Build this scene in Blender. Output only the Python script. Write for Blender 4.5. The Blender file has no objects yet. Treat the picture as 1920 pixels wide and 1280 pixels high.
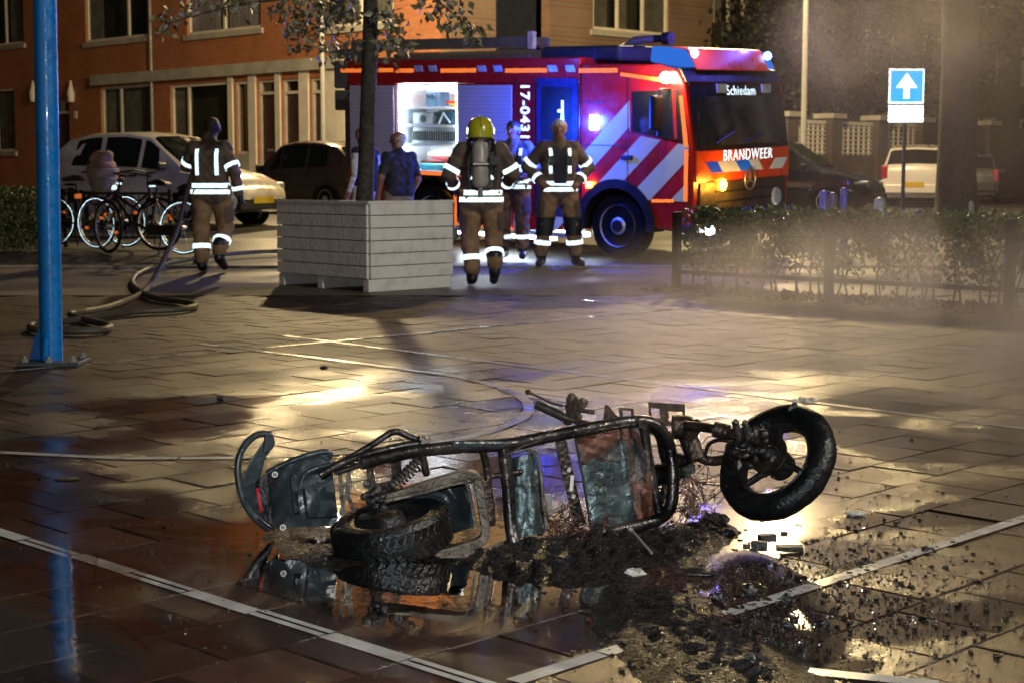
import bpy, math, random
import numpy as np
from mathutils import Vector, Matrix
random.seed(11); RNG = np.random.default_rng(5)
SC = bpy.context.scene; COL = SC.collection
# ---------------------------------------------------------------- camera, world, exposure
FPX, CAMH, PITCH = 3018.0, 1.15, math.radians(5.96)
cam = bpy.data.objects.new('camera', bpy.data.cameras.new('camera')); COL.objects.link(cam)
cam.location = (0, 0, CAMH); cam.rotation_euler = (math.pi/2-PITCH, 0, 0)
cam.data.sensor_width = 36; cam.data.lens = FPX/1920*36; cam.data.clip_end = 400; cam.data.clip_start = .05
cam.data.dof.use_dof = True; cam.data.dof.focus_distance = 5.2; cam.data.dof.aperture_fstop = 9.0
SC.camera = cam
W = bpy.data.worlds.new('World'); SC.world = W; W.use_nodes = True
nt = W.node_tree; nt.nodes.clear()
sky = nt.nodes.new('ShaderNodeTexSky'); sky.sky_type = 'NISHITA'; sky.sun_disc = False
sky.sun_elevation = math.radians(4); sky.sun_rotation = math.radians(200)
bg = nt.nodes.new('ShaderNodeBackground'); bg.inputs[1].default_value = .006
tint = nt.nodes.new('ShaderNodeMixRGB'); tint.blend_type = 'MULTIPLY'; tint.inputs[0].default_value = 1; tint.inputs[2].default_value = (1, .82, .66, 1)
wo = nt.nodes.new('ShaderNodeOutputWorld'); nt.links.new(sky.outputs[0], tint.inputs[1]); nt.links.new(tint.outputs[0], bg.inputs[0]); nt.links.new(bg.outputs[0], wo.inputs[0])
SC.view_settings.view_transform = 'Standard'; SC.view_settings.look = 'None'; SC.view_settings.gamma = 1
SC.view_settings.exposure = 1.0; SC.view_settings.use_curve_mapping = False
SC.render.engine = 'CYCLES'; cy = SC.cycles
cy.use_denoising = True; cy.max_bounces = 6; cy.diffuse_bounces = 2; cy.glossy_bounces = 3; cy.transparent_max_bounces = 12
cy.transmission_bounces = 4; cy.volume_bounces = 0; cy.sample_clamp_indirect = 4; cy.sample_clamp_direct = 0
cy.caustics_reflective = False; cy.caustics_refractive = False; cy.volume_step_rate = 2.5; cy.volume_max_steps = 64

def point_light(name, loc, col, power, r=.12, spot=None, aim=None):
    d = bpy.data.lights.new(name, 'SPOT' if spot else 'POINT'); d.energy = power; d.color = col; d.shadow_soft_size = r
    if spot: d.spot_size = spot; d.spot_blend = .7
    o = bpy.data.objects.new(name, d); COL.objects.link(o); o.location = loc
    if aim is not None: o.rotation_euler = (Vector(aim)-Vector(loc)).to_track_quat('-Z', 'Y').to_euler()
    return o
# the photographer's flash: weak, it is what the reflective tape, plates and signs throw back
point_light('camera_flash', (-.06, .12, CAMH+.16), (.86, .96, 1), 270, .03)

# ---------------------------------------------------------------- geometry helpers
CP, SP = math.cos(PITCH), math.sin(PITCH)
def ray(x, y):
    u = (x-960)/FPX; v = -(y-640)/FPX
    return Vector((u, CP+v*SP, -SP+v*CP))
CAM = Vector((0, 0, CAMH))
def zg(Y): return 0.0 if Y < 18.5 else min(.045*(Y-18.5), .3375)
def px(x, y, Y):
    d = ray(x, y); return CAM+d*(Y/d.y)
def gp(x, y, dz=0):
    d = ray(x, y); lo, hi = 1., 150.
    for _ in range(50):
        m = (lo+hi)/2; p = CAM+d*m
        if p.z > zg(p.y)+dz: lo = m
        else: hi = m
    return CAM+d*lo

class MB:
    def __init__(s): s.v = []; s.f = []
    def add(s, vs, fs):
        b = len(s.v); s.v += [Vector(v) for v in vs]; s.f += [tuple(b+i for i in f) for f in fs]; return s
    def box(s, c, d, rot=None):
        c = Vector(c); x, y, z = d[0]/2, d[1]/2, d[2]/2
        vs = [Vector((i*x, j*y, k*z)) for i in (-1, 1) for j in (-1, 1) for k in (-1, 1)]
        if rot is not None: vs = [rot @ v for v in vs]
        return s.add([c+v for v in vs], [(0,1,3,2),(4,6,7,5),(0,4,5,1),(2,3,7,6),(0,2,6,4),(1,5,7,3)])
    def bb(s, x0, x1, y0, y1, z0, z1): return s.box(((x0+x1)/2, (y0+y1)/2, (z0+z1)/2), (abs(x1-x0), abs(y1-y0), abs(z1-z0)))
    def bar(s, p, q, w, h, up=(0,0,1)):
        p, q = Vector(p), Vector(q); d = (q-p).normalized(); u = Vector(up); r = d.cross(u)
        if r.length < 1e-4: r = d.cross(Vector((0, 1, 0)))
        r.normalize(); u = r.cross(d)
        R = Matrix((r, d, u)).transposed()
        return s.box((p+q)/2, (w, (q-p).length, h), R)
    def tube(s, pts, r, n=8, caps=True, closed=False):
        pts = [Vector(p) for p in pts]; N = len(pts)
        rs = list(r) if isinstance(r, (list, tuple)) else [r]*N
        ref = None; rings = []
        for i in range(N):
            if closed: t = pts[(i+1) % N]-pts[i-1]
            else: t = pts[min(i+1, N-1)]-pts[max(i-1, 0)]
            t = t.normalized() if t.length > 1e-9 else Vector((0, 0, 1))
            if ref is None:
                ref = Vector((0, 0, 1)) if abs(t.z) < .9 else Vector((1, 0, 0))
            ref = (ref-t*ref.dot(t)).normalized(); bi = t.cross(ref)
            rings.append([pts[i]+(ref*math.cos(2*math.pi*k/n)+bi*math.sin(2*math.pi*k/n))*rs[i] for k in range(n)])
        vs = [v for g in rings for v in g]; fs = []
        for i in range(N if closed else N-1):
            j = (i+1) % N
            for k in range(n): fs.append((i*n+k, i*n+(k+1) % n, j*n+(k+1) % n, j*n+k))
        if caps and not closed: fs += [tuple(range(n-1, -1, -1)), tuple((N-1)*n+k for k in range(n))]
        return s.add(vs, fs)
    def cyl(s, p, q, r, r1=None, n=12): return s.tube([p, q], [r, r if r1 is None else r1], n)
    def lathe(s, c, axis, prof, n=20, cap=True):   # prof: list of (distance along axis, radius)
        c = Vector(c); a = Vector(axis).normalized(); u = a.orthogonal().normalized(); w = a.cross(u)
        vs = []; fs = []; N = len(prof)
        for t, r in prof:
            for k in range(n):
                g = 2*math.pi*k/n; vs.append(c+a*t+(u*math.cos(g)+w*math.sin(g))*r)
        for i in range(N-1):
            for k in range(n): fs.append((i*n+k, i*n+(k+1) % n, (i+1)*n+(k+1) % n, (i+1)*n+k))
        if cap: fs += [tuple(range(n-1, -1, -1)), tuple((N-1)*n+k for k in range(n))]
        return s.add(vs, fs)
    def torus(s, c, axis, R, r, n=32, m=8, rz=None):
        a = Vector(axis).normalized(); rz = rz or r
        prof = [(rz*math.sin(2*math.pi*k/m), R+r*math.cos(2*math.pi*k/m)) for k in range(m+1)]
        return s.lathe(c, a, prof, n, False)
    def prism(s, pts, vec):                          # 3D polygon swept along vec
        pts = [Vector(p) for p in pts]; vec = Vector(vec); n = len(pts)
        return s.add(pts+[p+vec for p in pts], [tuple(range(n-1, -1, -1)), tuple(range(n, 2*n))]+[(i, (i+1) % n, n+(i+1) % n, n+i) for i in range(n)])
    def ball(s, c, r, n=10, m=6):
        r = (r, r, r) if not isinstance(r, (tuple, list)) else r; c = Vector(c)
        vs = []; fs = []
        for i in range(m+1):
            p = math.pi*i/m
            for k in range(n):
                g = 2*math.pi*k/n; vs.append(c+Vector((r[0]*math.sin(p)*math.cos(g), r[1]*math.sin(p)*math.sin(g), r[2]*math.cos(p))))
        for i in range(m):
            for k in range(n): fs.append((i*n+k, (i+1)*n+k, (i+1)*n+(k+1) % n, i*n+(k+1) % n))
        return s.add(vs, fs)
    def build(s, name, m, parent=None, world=False, smooth=False, bevel=0, **kw):
        vs = s.v
        if world and parent is not None:
            Mi = MATS[parent.name].inverted(); vs = [Mi @ v for v in vs]
        me = bpy.data.meshes.new(name); me.from_pydata([tuple(v) for v in vs], [], s.f)
        return obj(name, me, m, parent, smooth, bevel, **kw)
MATS = {}
def obj(name, me, m, parent=None, smooth=False, bevel=0, label=None, category=None, group=None, kind=None):
    for mm in (m if isinstance(m, (list, tuple)) else [m]): me.materials.append(mm)
    if smooth:
        me.polygons.foreach_set('use_smooth', [True]*len(me.polygons))
        try: me.set_sharp_from_angle(angle=math.radians(40))
        except Exception: pass
    o = bpy.data.objects.new(name, me); COL.objects.link(o); o.parent = parent
    if bevel:
        b = o.modifiers.new('bevel', 'BEVEL'); b.width = bevel; b.segments = 2; b.limit_method = 'ANGLE'
    return tag(o, label, category, group, kind)
def tag(o, label=None, category=None, group=None, kind=None):
    if label: o['label'] = label
    if category: o['category'] = category
    if group: o['group'] = group
    if kind: o['kind'] = kind
    return o
def thing(name, label, category, M=None, group=None):
    o = bpy.data.objects.new(name, None); COL.objects.link(o); o.empty_display_size = .1
    M = M if isinstance(M, Matrix) else Matrix.Translation(M if M is not None else (0, 0, 0))
    o.matrix_world = M; MATS[o.name] = M.copy()
    return tag(o, label, category, group)
def place(p, yaw=0): return Matrix.Translation(p) @ Matrix.Rotation(yaw, 4, 'Z')
def copy_tree(o, M, label=None):
    c = o.copy(); COL.objects.link(c); c.matrix_world = M; MATS[c.name] = M.copy()
    if label: c['label'] = label
    def rec(a, b):
        for ch in a.children:
            k = ch.copy(); COL.objects.link(k); k.parent = b; k.matrix_parent_inverse = ch.matrix_parent_inverse; rec(ch, k)
    rec(o, c); return c

# ---------------------------------------------------------------- materials
def mat(name, col, rough=.6, metal=0., var=.25, scale=6., bump=.15, bscale=50., col2=None, rvar=.12, spec=.5, coat=0., detail=4, lo=.35, hi=.65):
    m = bpy.data.materials.new(name); m.use_nodes = True; t = m.node_tree; N = t.nodes; L = t.links
    b = N['Principled BSDF']; tc = N.new('ShaderNodeTexCoord')
    n1 = N.new('ShaderNodeTexNoise'); n1.inputs['Scale'].default_value = scale; n1.inputs['Detail'].default_value = detail
    L.new(tc.outputs['Object'], n1.inputs['Vector'])
    r = N.new('ShaderNodeValToRGB'); c2 = col2 or tuple(min(1, c*(1+var)) for c in col); c1 = col if col2 else tuple(c*(1-var) for c in col)
    r.color_ramp.elements[0].position = lo; r.color_ramp.elements[1].position = hi
    r.color_ramp.elements[0].color = (*c1, 1); r.color_ramp.elements[1].color = (*c2, 1)
    L.new(n1.outputs['Fac'], r.inputs[0]); L.new(r.outputs[0], b.inputs['Base Color'])
    b.inputs['Metallic'].default_value = metal; b.inputs['Specular IOR Level'].default_value = spec; b.inputs['Coat Weight'].default_value = coat
    mr = N.new('ShaderNodeMapRange'); mr.inputs[1].default_value = .3; mr.inputs[2].default_value = .7
    mr.inputs[3].default_value = max(.03, rough-rvar); mr.inputs[4].default_value = min(1, rough+rvar)
    n2 = N.new('ShaderNodeTexNoise'); n2.inputs['Scale'].default_value = scale*2.3; L.new(tc.outputs['Object'], n2.inputs['Vector'])
    L.new(n2.outputs['Fac'], mr.inputs[0]); L.new(mr.outputs[0], b.inputs['Roughness'])
    if bump:
        n3 = N.new('ShaderNodeTexNoise'); n3.inputs['Scale'].default_value = bscale; n3.inputs['Detail'].default_value = 3; L.new(tc.outputs['Object'], n3.inputs['Vector'])
        bp = N.new('ShaderNodeBump'); bp.inputs['Strength'].default_value = bump; bp.inputs['Distance'].default_value = .02
        L.new(n3.outputs['Fac'], bp.inputs['Height']); L.new(bp.outputs[0], b.inputs['Normal'])
    return m
def emit(name, col, st):
    m = bpy.data.materials.new(name); m.use_nodes = True; t = m.node_tree; t.nodes.clear()
    e = t.nodes.new('ShaderNodeEmission'); e.inputs[0].default_value = (*col, 1); e.inputs[1].default_value = st
    o = t.nodes.new('ShaderNodeOutputMaterial'); t.links.new(e.outputs[0], o.inputs[0]); return m
def retro(name, col, gain=1., rough=.24, base=None):
    """retroreflective sheeting: a glossy lobe turned back to where the light came from, over a plain film"""
    m = bpy.data.materials.new(name); m.use_nodes = True; t = m.node_tree; N = t.nodes; L = t.links
    b = N['Principled BSDF']; b.inputs['Base Color'].default_value = (*(base or col), 1); b.inputs['Roughness'].default_value = .45
    g = N.new('ShaderNodeBsdfGlossy'); g.inputs['Color'].default_value = (*[min(1, c*gain) for c in col], 1); g.inputs['Roughness'].default_value = rough
    ge = N.new('ShaderNodeNewGeometry'); L.new(ge.outputs['Incoming'], g.inputs['Normal'])
    tc = N.new('ShaderNodeTexCoord'); no = N.new('ShaderNodeTexNoise'); no.inputs['Scale'].default_value = 14; L.new(tc.outputs['Object'], no.inputs['Vector'])
    mr = N.new('ShaderNodeMapRange'); mr.inputs[3].default_value = .45; mr.inputs[4].default_value = .7; L.new(no.outputs['Fac'], mr.inputs[0])
    mx = N.new('ShaderNodeMixShader'); L.new(mr.outputs[0], mx.inputs[0]); L.new(b.outputs[0], mx.inputs[1]); L.new(g.outputs[0], mx.inputs[2])
    L.new(mx.outputs[0], N['Material Output'].inputs[0]); return m
def glass(name, col=(.02, .025, .03), rough=.06, alpha=.0):
    m = mat(name, col, rough, 0, .2, 3, 0, rvar=.03, spec=.6); 
    if alpha: m.node_tree.nodes['Principled BSDF'].inputs['Alpha'].default_value = 1-alpha
    return m
def brick(name, c1, c2, mortar, sx=1.):
    m = bpy.data.materials.new(name); m.use_nodes = True; t = m.node_tree; N = t.nodes; L = t.links; b = N['Principled BSDF']
    tc = N.new('ShaderNodeTexCoord'); bt = N.new('ShaderNodeTexBrick'); mp = N.new('ShaderNodeMapping')
    mp.inputs['Rotation'].default_value = (math.pi/2, 0, 0); L.new(tc.outputs['Object'], mp.inputs[0]); L.new(mp.outputs[0], bt.inputs['Vector'])
    bt.inputs['Color1'].default_value = (*c1, 1); bt.inputs['Color2'].default_value = (*c2, 1); bt.inputs['Mortar'].default_value = (*mortar, 1)
    bt.inputs['Scale'].default_value = 1; bt.inputs['Brick Width'].default_value = .22; bt.inputs['Row Height'].default_value = .068; bt.inputs['Mortar Size'].default_value = .008
    n = N.new('ShaderNodeTexNoise'); n.inputs['Scale'].default_value = .9; n.inputs['Detail'].default_value = 6; L.new(tc.outputs['Object'], n.inputs[0])
    rr = N.new('ShaderNodeMapRange'); rr.inputs[3].default_value = .6; rr.inputs[4].default_value = 1.35; L.new(n.outputs[0], rr.inputs[0])
    mx = N.new('ShaderNodeMixRGB'); mx.blend_type = 'MULTIPLY'; mx.inputs[0].default_value = 1; L.new(bt.outputs[0], mx.inputs[1]); L.new(rr.outputs[0], mx.inputs[2])
    L.new(mx.outputs[0], b.inputs['Base Color']); b.inputs['Roughness'].default_value = .85
    bp = N.new('ShaderNodeBump'); bp.inputs['Strength'].default_value = .5; bp.inputs['Distance'].default_value = .01; L.new(bt.outputs['Fac'], bp.inputs['Height']); bp.invert = True
    L.new(bp.outputs[0], b.inputs['Normal']); return m
def wet_ground(name, c1, c2, r0, r1, scale=1.2, bump=.25, bscale=120, tilevar=False):
    m = bpy.data.materials.new(name); m.use_nodes = True; t = m.node_tree; N = t.nodes; L = t.links; b = N['Principled BSDF']
    ge = N.new('ShaderNodeNewGeometry')
    n = N.new('ShaderNodeTexNoise'); n.inputs['Scale'].default_value = scale; n.inputs['Detail'].default_value = 5; L.new(ge.outputs['Position'], n.inputs[0])
    n2 = N.new('ShaderNodeTexNoise'); n2.inputs['Scale'].default_value = 9; n2.inputs['Detail'].default_value = 6; L.new(ge.outputs['Position'], n2.inputs[0])
    r = N.new('ShaderNodeValToRGB'); r.color_ramp.elements[0].position = .3; r.color_ramp.elements[1].position = .72
    r.color_ramp.elements[0].color = (*c1, 1); r.color_ramp.elements[1].color = (*c2, 1)
    src = n2.outputs[0]
    if tilevar:
        oi = N.new('ShaderNodeObjectInfo'); at = N.new('ShaderNodeAttribute'); at.attribute_name = 'tone'
        ad = N.new('ShaderNodeMath'); ad.operation = 'ADD'; L.new(oi.outputs['Random'], ad.inputs[0]); L.new(at.outputs['Fac'], ad.inputs[1])
        fr = N.new('ShaderNodeMath'); fr.operation = 'FRACT'; L.new(ad.outputs[0], fr.inputs[0])
        mi = N.new('ShaderNodeMath'); mi.operation = 'MULTIPLY_ADD'; mi.inputs[1].default_value = .42; L.new(fr.outputs[0], mi.inputs[0])
        sc = N.new('ShaderNodeMath'); sc.operation = 'MULTIPLY'; sc.inputs[1].default_value = .62; L.new(n2.outputs[0], sc.inputs[0]); L.new(sc.outputs[0], mi.inputs[2]); src = mi.outputs[0]
    L.new(src, r.inputs[0]); L.new(r.outputs[0], b.inputs['Base Color'])
    mr = N.new('ShaderNodeMapRange'); mr.inputs[1].default_value = .42; mr.inputs[2].default_value = .58; mr.inputs[3].default_value = r0; mr.inputs[4].default_value = r1
    L.new(n.outputs[0], mr.inputs[0]); 
    if tilevar:
        m2 = N.new('ShaderNodeMath'); m2.operation = 'MULTIPLY_ADD'; m2.inputs[1].default_value = .09; L.new(fr.outputs[0], m2.inputs[0]); L.new(mr.outputs[0], m2.inputs[2])
        # the hose wetted the tiles round the scooter; farther off they are only damp
        dv = N.new('ShaderNodeVectorMath'); dv.operation = 'DISTANCE'; dv.inputs[1].default_value = (.2, 5.2, 0); L.new(ge.outputs['Position'], dv.inputs[0])
        ds = N.new('ShaderNodeMath'); ds.operation = 'MULTIPLY_ADD'; ds.inputs[1].default_value = 3.4; L.new(n.outputs[0], ds.inputs[0]); L.new(dv.outputs['Value'], ds.inputs[2])
        dr = N.new('ShaderNodeMapRange'); dr.interpolation_type = 'SMOOTHSTEP'; dr.inputs[1].default_value = 3.8; dr.inputs[2].default_value = 7.2; L.new(ds.outputs[0], dr.inputs[0])
        rm = N.new('ShaderNodeMixRGB'); rm.inputs[2].default_value = (.56, .56, .56, 1); L.new(dr.outputs[0], rm.inputs[0]); L.new(m2.outputs[0], rm.inputs[1]); L.new(rm.outputs[0], b.inputs['Roughness'])
        cm = N.new('ShaderNodeMixRGB'); cm.blend_type = 'MULTIPLY'; cm.inputs[2].default_value = (1.22, 1.2, 1.26, 1); L.new(dr.outputs[0], cm.inputs[0]); L.new(r.outputs[0], cm.inputs[1]); L.new(cm.outputs[0], b.inputs['Base Color'])
    else: L.new(mr.outputs[0], b.inputs['Roughness'])
    n3 = N.new('ShaderNodeTexNoise'); n3.inputs['Scale'].default_value = bscale; n3.inputs['Detail'].default_value = 3; L.new(ge.outputs['Position'], n3.inputs[0])
    bs = N.new('ShaderNodeMapRange'); bs.inputs[1].default_value = .42; bs.inputs[2].default_value = .58; bs.inputs[3].default_value = bump*.12; bs.inputs[4].default_value = bump; L.new(n.outputs[0], bs.inputs[0])
    bp = N.new('ShaderNodeBump'); bp.inputs['Distance'].default_value = .006; L.new(bs.outputs[0], bp.inputs['Strength']); L.new(n3.outputs[0], bp.inputs['Height']); L.new(bp.outputs[0], b.inputs['Normal'])
    return m
M_ = {}
M_['tile'] = wet_ground('paving_tile_wet', (.011, .0055, .004), (.044, .0235, .016), .07, .24, .9, .55, 240, True)
M_['bed'] = wet_ground('joint_sand_wet', (.012, .009, .007), (.03, .022, .016), .3, .6)
M_['street'] = wet_ground('street_wet', (.07, .055, .042), (.17, .135, .1), .5, .85, .5, .4, 40)
M_['road'] = wet_ground('asphalt_wet', (.035, .034, .033), (.07, .066, .06), .35, .65, .4, .4, 60)
M_['kerb'] = mat('concrete_kerb', (.24, .22, .19), .7)
M_['paint'] = wet_ground('court_paint_worn', (.24, .235, .22), (.44, .43, .41), .16, .36, 3, .3, 150)
M_['black'] = mat('soot_black', (.012, .011, .011), .45, 0, .4, 20, .3, 80)
M_['tyre'] = mat('tyre_rubber', (.005, .005, .0055), .36, 0, .3, 12, .3, 90, spec=.35)
M_['char'] = mat('charred_steel', (.03, .024, .021), .38, .75, .3, 18, .4, 70, (.085, .06, .048))
M_['steel'] = mat('burnt_tube_steel', (.028, .026, .026), .3, .85, .3, 9, .2, 60, (.12, .105, .1))
M_['rust'] = mat('burnt_rusty_sheet', (.05, .055, .052), .5, .35, .3, 7, .5, 40, (.12, .045, .026), lo=.42, hi=.56)
M_['teal'] = mat('scorched_galvanised_sheet', (.02, .026, .028), .4, .55, .3, 9, .5, 30, (.12, .17, .175), lo=.38, hi=.66, detail=8)
M_['alu'] = mat('sooty_aluminium', (.06, .05, .042), .5, .6, .3, 10, .5, 60, (.15, .13, .105))
M_['plastic'] = mat('black_plastic', (.014, .018, .021), .32, 0, .35, 9, .2, 40, (.03, .042, .048))
M_['blue'] = mat('blue_pole_paint', (.0, .15, .48), .34, 0, .2, 9, .12, 40, (.01, .1, .3), rvar=.15, coat=.2, lo=.5, hi=.8, detail=9)
M_['white_wood'] = mat('painted_white_wood', (.76, .75, .71), .6, 0, .2, 7, .35, 30, (.5, .48, .43), lo=.5, hi=.85, detail=8)
M_['soil'] = mat('soil', (.05, .035, .022), .9)
M_['bark'] = mat('tree_bark', (.045, .04, .032), .85, 0, .4, 14, .8, 30)
M_['leaf'] = mat('tree_leaf', (.12, .13, .05), .5, 0, .5, 4, 0, 10, (.38, .32, .22))
M_['hleaf'] = mat('hedge_leaf', (.04, .07, .018), .45, 0, .5, 5, 0, 10, (.13, .14, .045))
M_['stem'] = mat('hedge_stem', (.05, .038, .025), .8)
M_['litter'] = mat('leaf_litter', (.07, .035, .02), .75, 0, .5, 9, 0, 10, (.2, .1, .06))
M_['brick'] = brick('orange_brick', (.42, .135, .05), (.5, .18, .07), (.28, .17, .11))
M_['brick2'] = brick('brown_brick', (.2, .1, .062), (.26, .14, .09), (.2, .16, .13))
M_['brick3'] = brick('dark_brick', (.08, .06, .05), (.11, .08, .06), (.1, .09, .08))
M_['frame'] = mat('white_frame_paint', (.74, .7, .62), .5, 0, .08, 3, .05)
M_['conc'] = mat('pale_concrete', (.42, .4, .36), .75, 0, .15, 2, .2)
M_['glass'] = glass('window_glass', (.02, .022, .02), .08)
M_['curtain'] = mat('window_curtain', (.3, .29, .26), .9, 0, .25, 3, .1)
M_['door'] = mat('dark_brown_door', (.045, .016, .014), .45, 0, .15, 3, .05)
M_['gal'] = mat('grey_pole_paint', (.2, .2, .2), .5, .1, .1, 4, .05)
M_['dkgrey'] = mat('dark_grey_metal', (.05, .056, .065), .5, .2, .15, 5, .05)
M_['iron'] = mat('black_iron', (.02, .018, .016), .5, .4)
M_['retro'] = retro('reflective_tape', (.78, .96, 1.), 1, .24, (.5, .5, .48))
M_['retro_o'] = retro('reflective_orange', (1., .2, .03), 1, .26, (.6, .1, .02))
M_['retro_w'] = retro('reflective_white_film', (.5, .6, .68), .5, .36, (.5, .52, .55))
M_['retro_y'] = retro('reflective_yellow', (.9, .55, .03), .8, .36, (.6, .38, .02))
M_['retro_s'] = retro('reflective_sign_white', (.85, .97, 1.), 1, .17, (.6, .6, .6)); M_['signblue'] = retro('reflective_sign_blue', (0., .36, .75), 1, .19, (0, .13, .4))
M_['bgleaf'] = mat('dark_tree_leaf', (.012, .016, .006), .5, 0, .5, 3, 0, 10, (.04, .042, .018))
M_['retro_b'] = retro('reflective_blue', (.01, .1, .75), .9, .36, (.01, .06, .5))
# ================================================================ THE SETTING
def sheet(name, xs, ys, zf, m, **kw):
    mb = MB(); nx = len(xs)
    mb.v = [Vector((x, y, zf(x, y))) for y in ys for x in xs]
    mb.f = [(j*nx+i, j*nx+i+1, (j+1)*nx+i+1, (j+1)*nx+i) for j in range(len(ys)-1) for i in range(nx-1)]
    return mb.build(name, m, kind='structure', smooth=True, **kw)
sheet('ground', [-150, -30, 0, 30, 150], [-60, 0, 15.2], lambda x, y: -.016, M_['bed'], label='dark wet joint bed under the paved court')
sheet('pavement', [-60, -20, -8, 0, 8, 20, 60], [15.2, 16, 17, 18, 18.5, 19.2], lambda x, y: zg(y)-.002, M_['street'], label='damp sandy brick pavement round the court')
sheet('road', [-150, -20, 0, 20, 150], [19.2, 20, 22, 24, 26, 27, 40, 60, 250], lambda x, y: zg(y)-.03 if y > 19.3 else zg(y)-.002, M_['road'], label='wet street the fire engine stands on')

# court axes from the painted lines
pA0, pA1 = gp(0, 999), gp(825, 1256); pB0, pB1 = gp(1025, 1260), gp(1920, 974)
da = (pA0-pA1).normalized(); dbb = (pB1-pB0).normalized()
ang = (math.atan2(da.y, da.x)-math.pi/2+math.atan2(dbb.y, dbb.x))/2
DB = Vector((math.cos(ang), math.sin(ang), 0)); DA = Vector((-DB.y, DB.x, 0))
T0 = (pA0+pA1)/2; bA = T0.dot(DB); aA = pB0.dot(DA)
def tile_mesh():
    s, c = .1478, .0035; vs = []; 
    for k, (h, z) in enumerate(((s-c, 0), (s, -c), (s, -.05))): vs += [(-h, -h, z), (h, -h, z), (h, h, z), (-h, h, z)]
    fs = [(0, 1, 2, 3)]+[(4*k+4+i, 4*k+4+(i+1) % 4, 4*k+(i+1) % 4, 4*k+i) for k in range(2) for i in range(4)]
    return vs, fs
tvs, tfs = tile_mesh(); tm = bpy.data.meshes.new('tile'); tm.from_pydata(tvs, [], tfs); tm.materials.append(M_['tile'])
tm.attributes.new('tone', 'FLOAT', 'FACE')
court = thing('court_paving', 'square brown wet concrete tiles laid in half bond over the court', 'paving', (0, 6, 0)); court['kind'] = 'structure'; del court['category']
spots = []
rot = math.atan2(DA.y, DA.x)
for i in range(-60, 61):
    for j in range(-70, 71):
        ca = aA+.15+i*.3; cb = bA+.15+j*.3+(.15 if i % 2 else 0)
        p = DA*ca+DB*cb
        if 2.7 < p.y < 15.1 and abs(p.x) < .335*p.y+1.3: spots.append(p)
def seen(p): return abs(p.x) < .325*p.y+.1 and p.y > 3.5
spots.sort(key=lambda p: (not seen(p), p.length))
rv, rf, rt = [], [], []
for k, p in enumerate(spots):
    R = Matrix.Translation((p.x, p.y, random.uniform(-.0016, .0016))) @ Matrix.Rotation(rot+random.gauss(0, .006), 4, 'Z') @ Matrix.Rotation(random.gauss(0, .006), 4, 'X') @ Matrix.Rotation(random.gauss(0, .006), 4, 'Y')
    if k < 300:
        o = bpy.data.objects.new('tile', tm); COL.objects.link(o); o.parent = court; o.matrix_local = Matrix.Translation((0, -6, 0)) @ R
    else:
        b = len(rv); rv += [R @ Vector(v) for v in tvs]; rf += [tuple(b+q for q in f) for f in tfs]; rt += [random.random()]*len(tfs)
me = bpy.data.meshes.new('far_tiles'); me.from_pydata([tuple(v-Vector((0, 6, 0))) for v in rv], [], rf)
at = me.attributes.new('tone', 'FLOAT', 'FACE'); at.data.foreach_set('value', rt)
obj('far_tiles', me, M_['tile'], court, kind='stuff')

# painted court lines: short worn lengths from tile to tile
def court_line(name, pts, w, label, z=.0032, split=False):
    pts = [Vector((p.x, p.y, 0)) for p in pts]; mb = MB(); k = 0
    for p, q in zip(pts, pts[1:]):
        L = (q-p).length; n = max(1, round(L/.3)); d = (q-p)/n; u = d.normalized(); s = Vector((-u.y, u.x, 0))
        for i in range(n):
            g = .003 if n > 1 or len(pts) > 4 else 0
            A = p+d*i+u*g; B = p+d*(i+1)-u*g; o = s*random.gauss(0, .0018); k += 1
            for (e0, e1) in (((-w/2, -.006), (.005, w/2)) if split and k % 2 else ((-w/2, w/2),)):
                sk = u*random.uniform(-.004, .004)
                mb.add([Vector((*(A+o+s*e0).xy, z)), Vector((*(B+o+s*e0+sk).xy, z)), Vector((*(B+o+s*e1).xy, z)), Vector((*(A+o+s*e1+sk).xy, z))], [(0, 1, 2, 3)])
    return mb.build(name, M_['paint'], kind='structure', label=label)
pc = DA*(aA-.0)+DB*bA
court_line('court_line', [pc-DA*.0, pc+DA*4.2], .054, 'white baseline running along the wet tiles in front of the scooter', split=True)
court_line('court_line', [pc+DB*.06, pc+DB*5.2], .05, 'white sideline crossing the ash and puddles')
court_line('court_line', [gp(-60, 703), gp(630, 640), gp(1262, 581)], .05, 'white far line passing the foot of the blue pole')
court_line('court_line', [gp(533, 630), gp(1300, 727), gp(1990, 812)], .05, 'white lane line passing behind the front wheel', z=.0036)
cp_ = [gp(374, 645), gp(590, 670.8), gp(740, 690), gp(860, 707), gp(925, 722), gp(970, 740), gp(990, 755), gp(994, 768), gp(980, 785), gp(930, 806), gp(860, 824), gp(760, 840), gp(620, 852), gp(440, 859), gp(230, 860), gp(0, 849), gp(-60, 845)]
court_line('court_line', cp_, .055, 'white curved line of the court arc', z=.0039)
court_line('court_line', [gp(1090, 563), gp(1450, 597), gp(1700, 620)], .05, 'thin white line along the foot of the hedge', z=.0041)
court_line('court_line', [gp(1442, 1252), gp(1760, 1284)], .05, 'short white line fragment among the ash', z=.0043)

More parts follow.
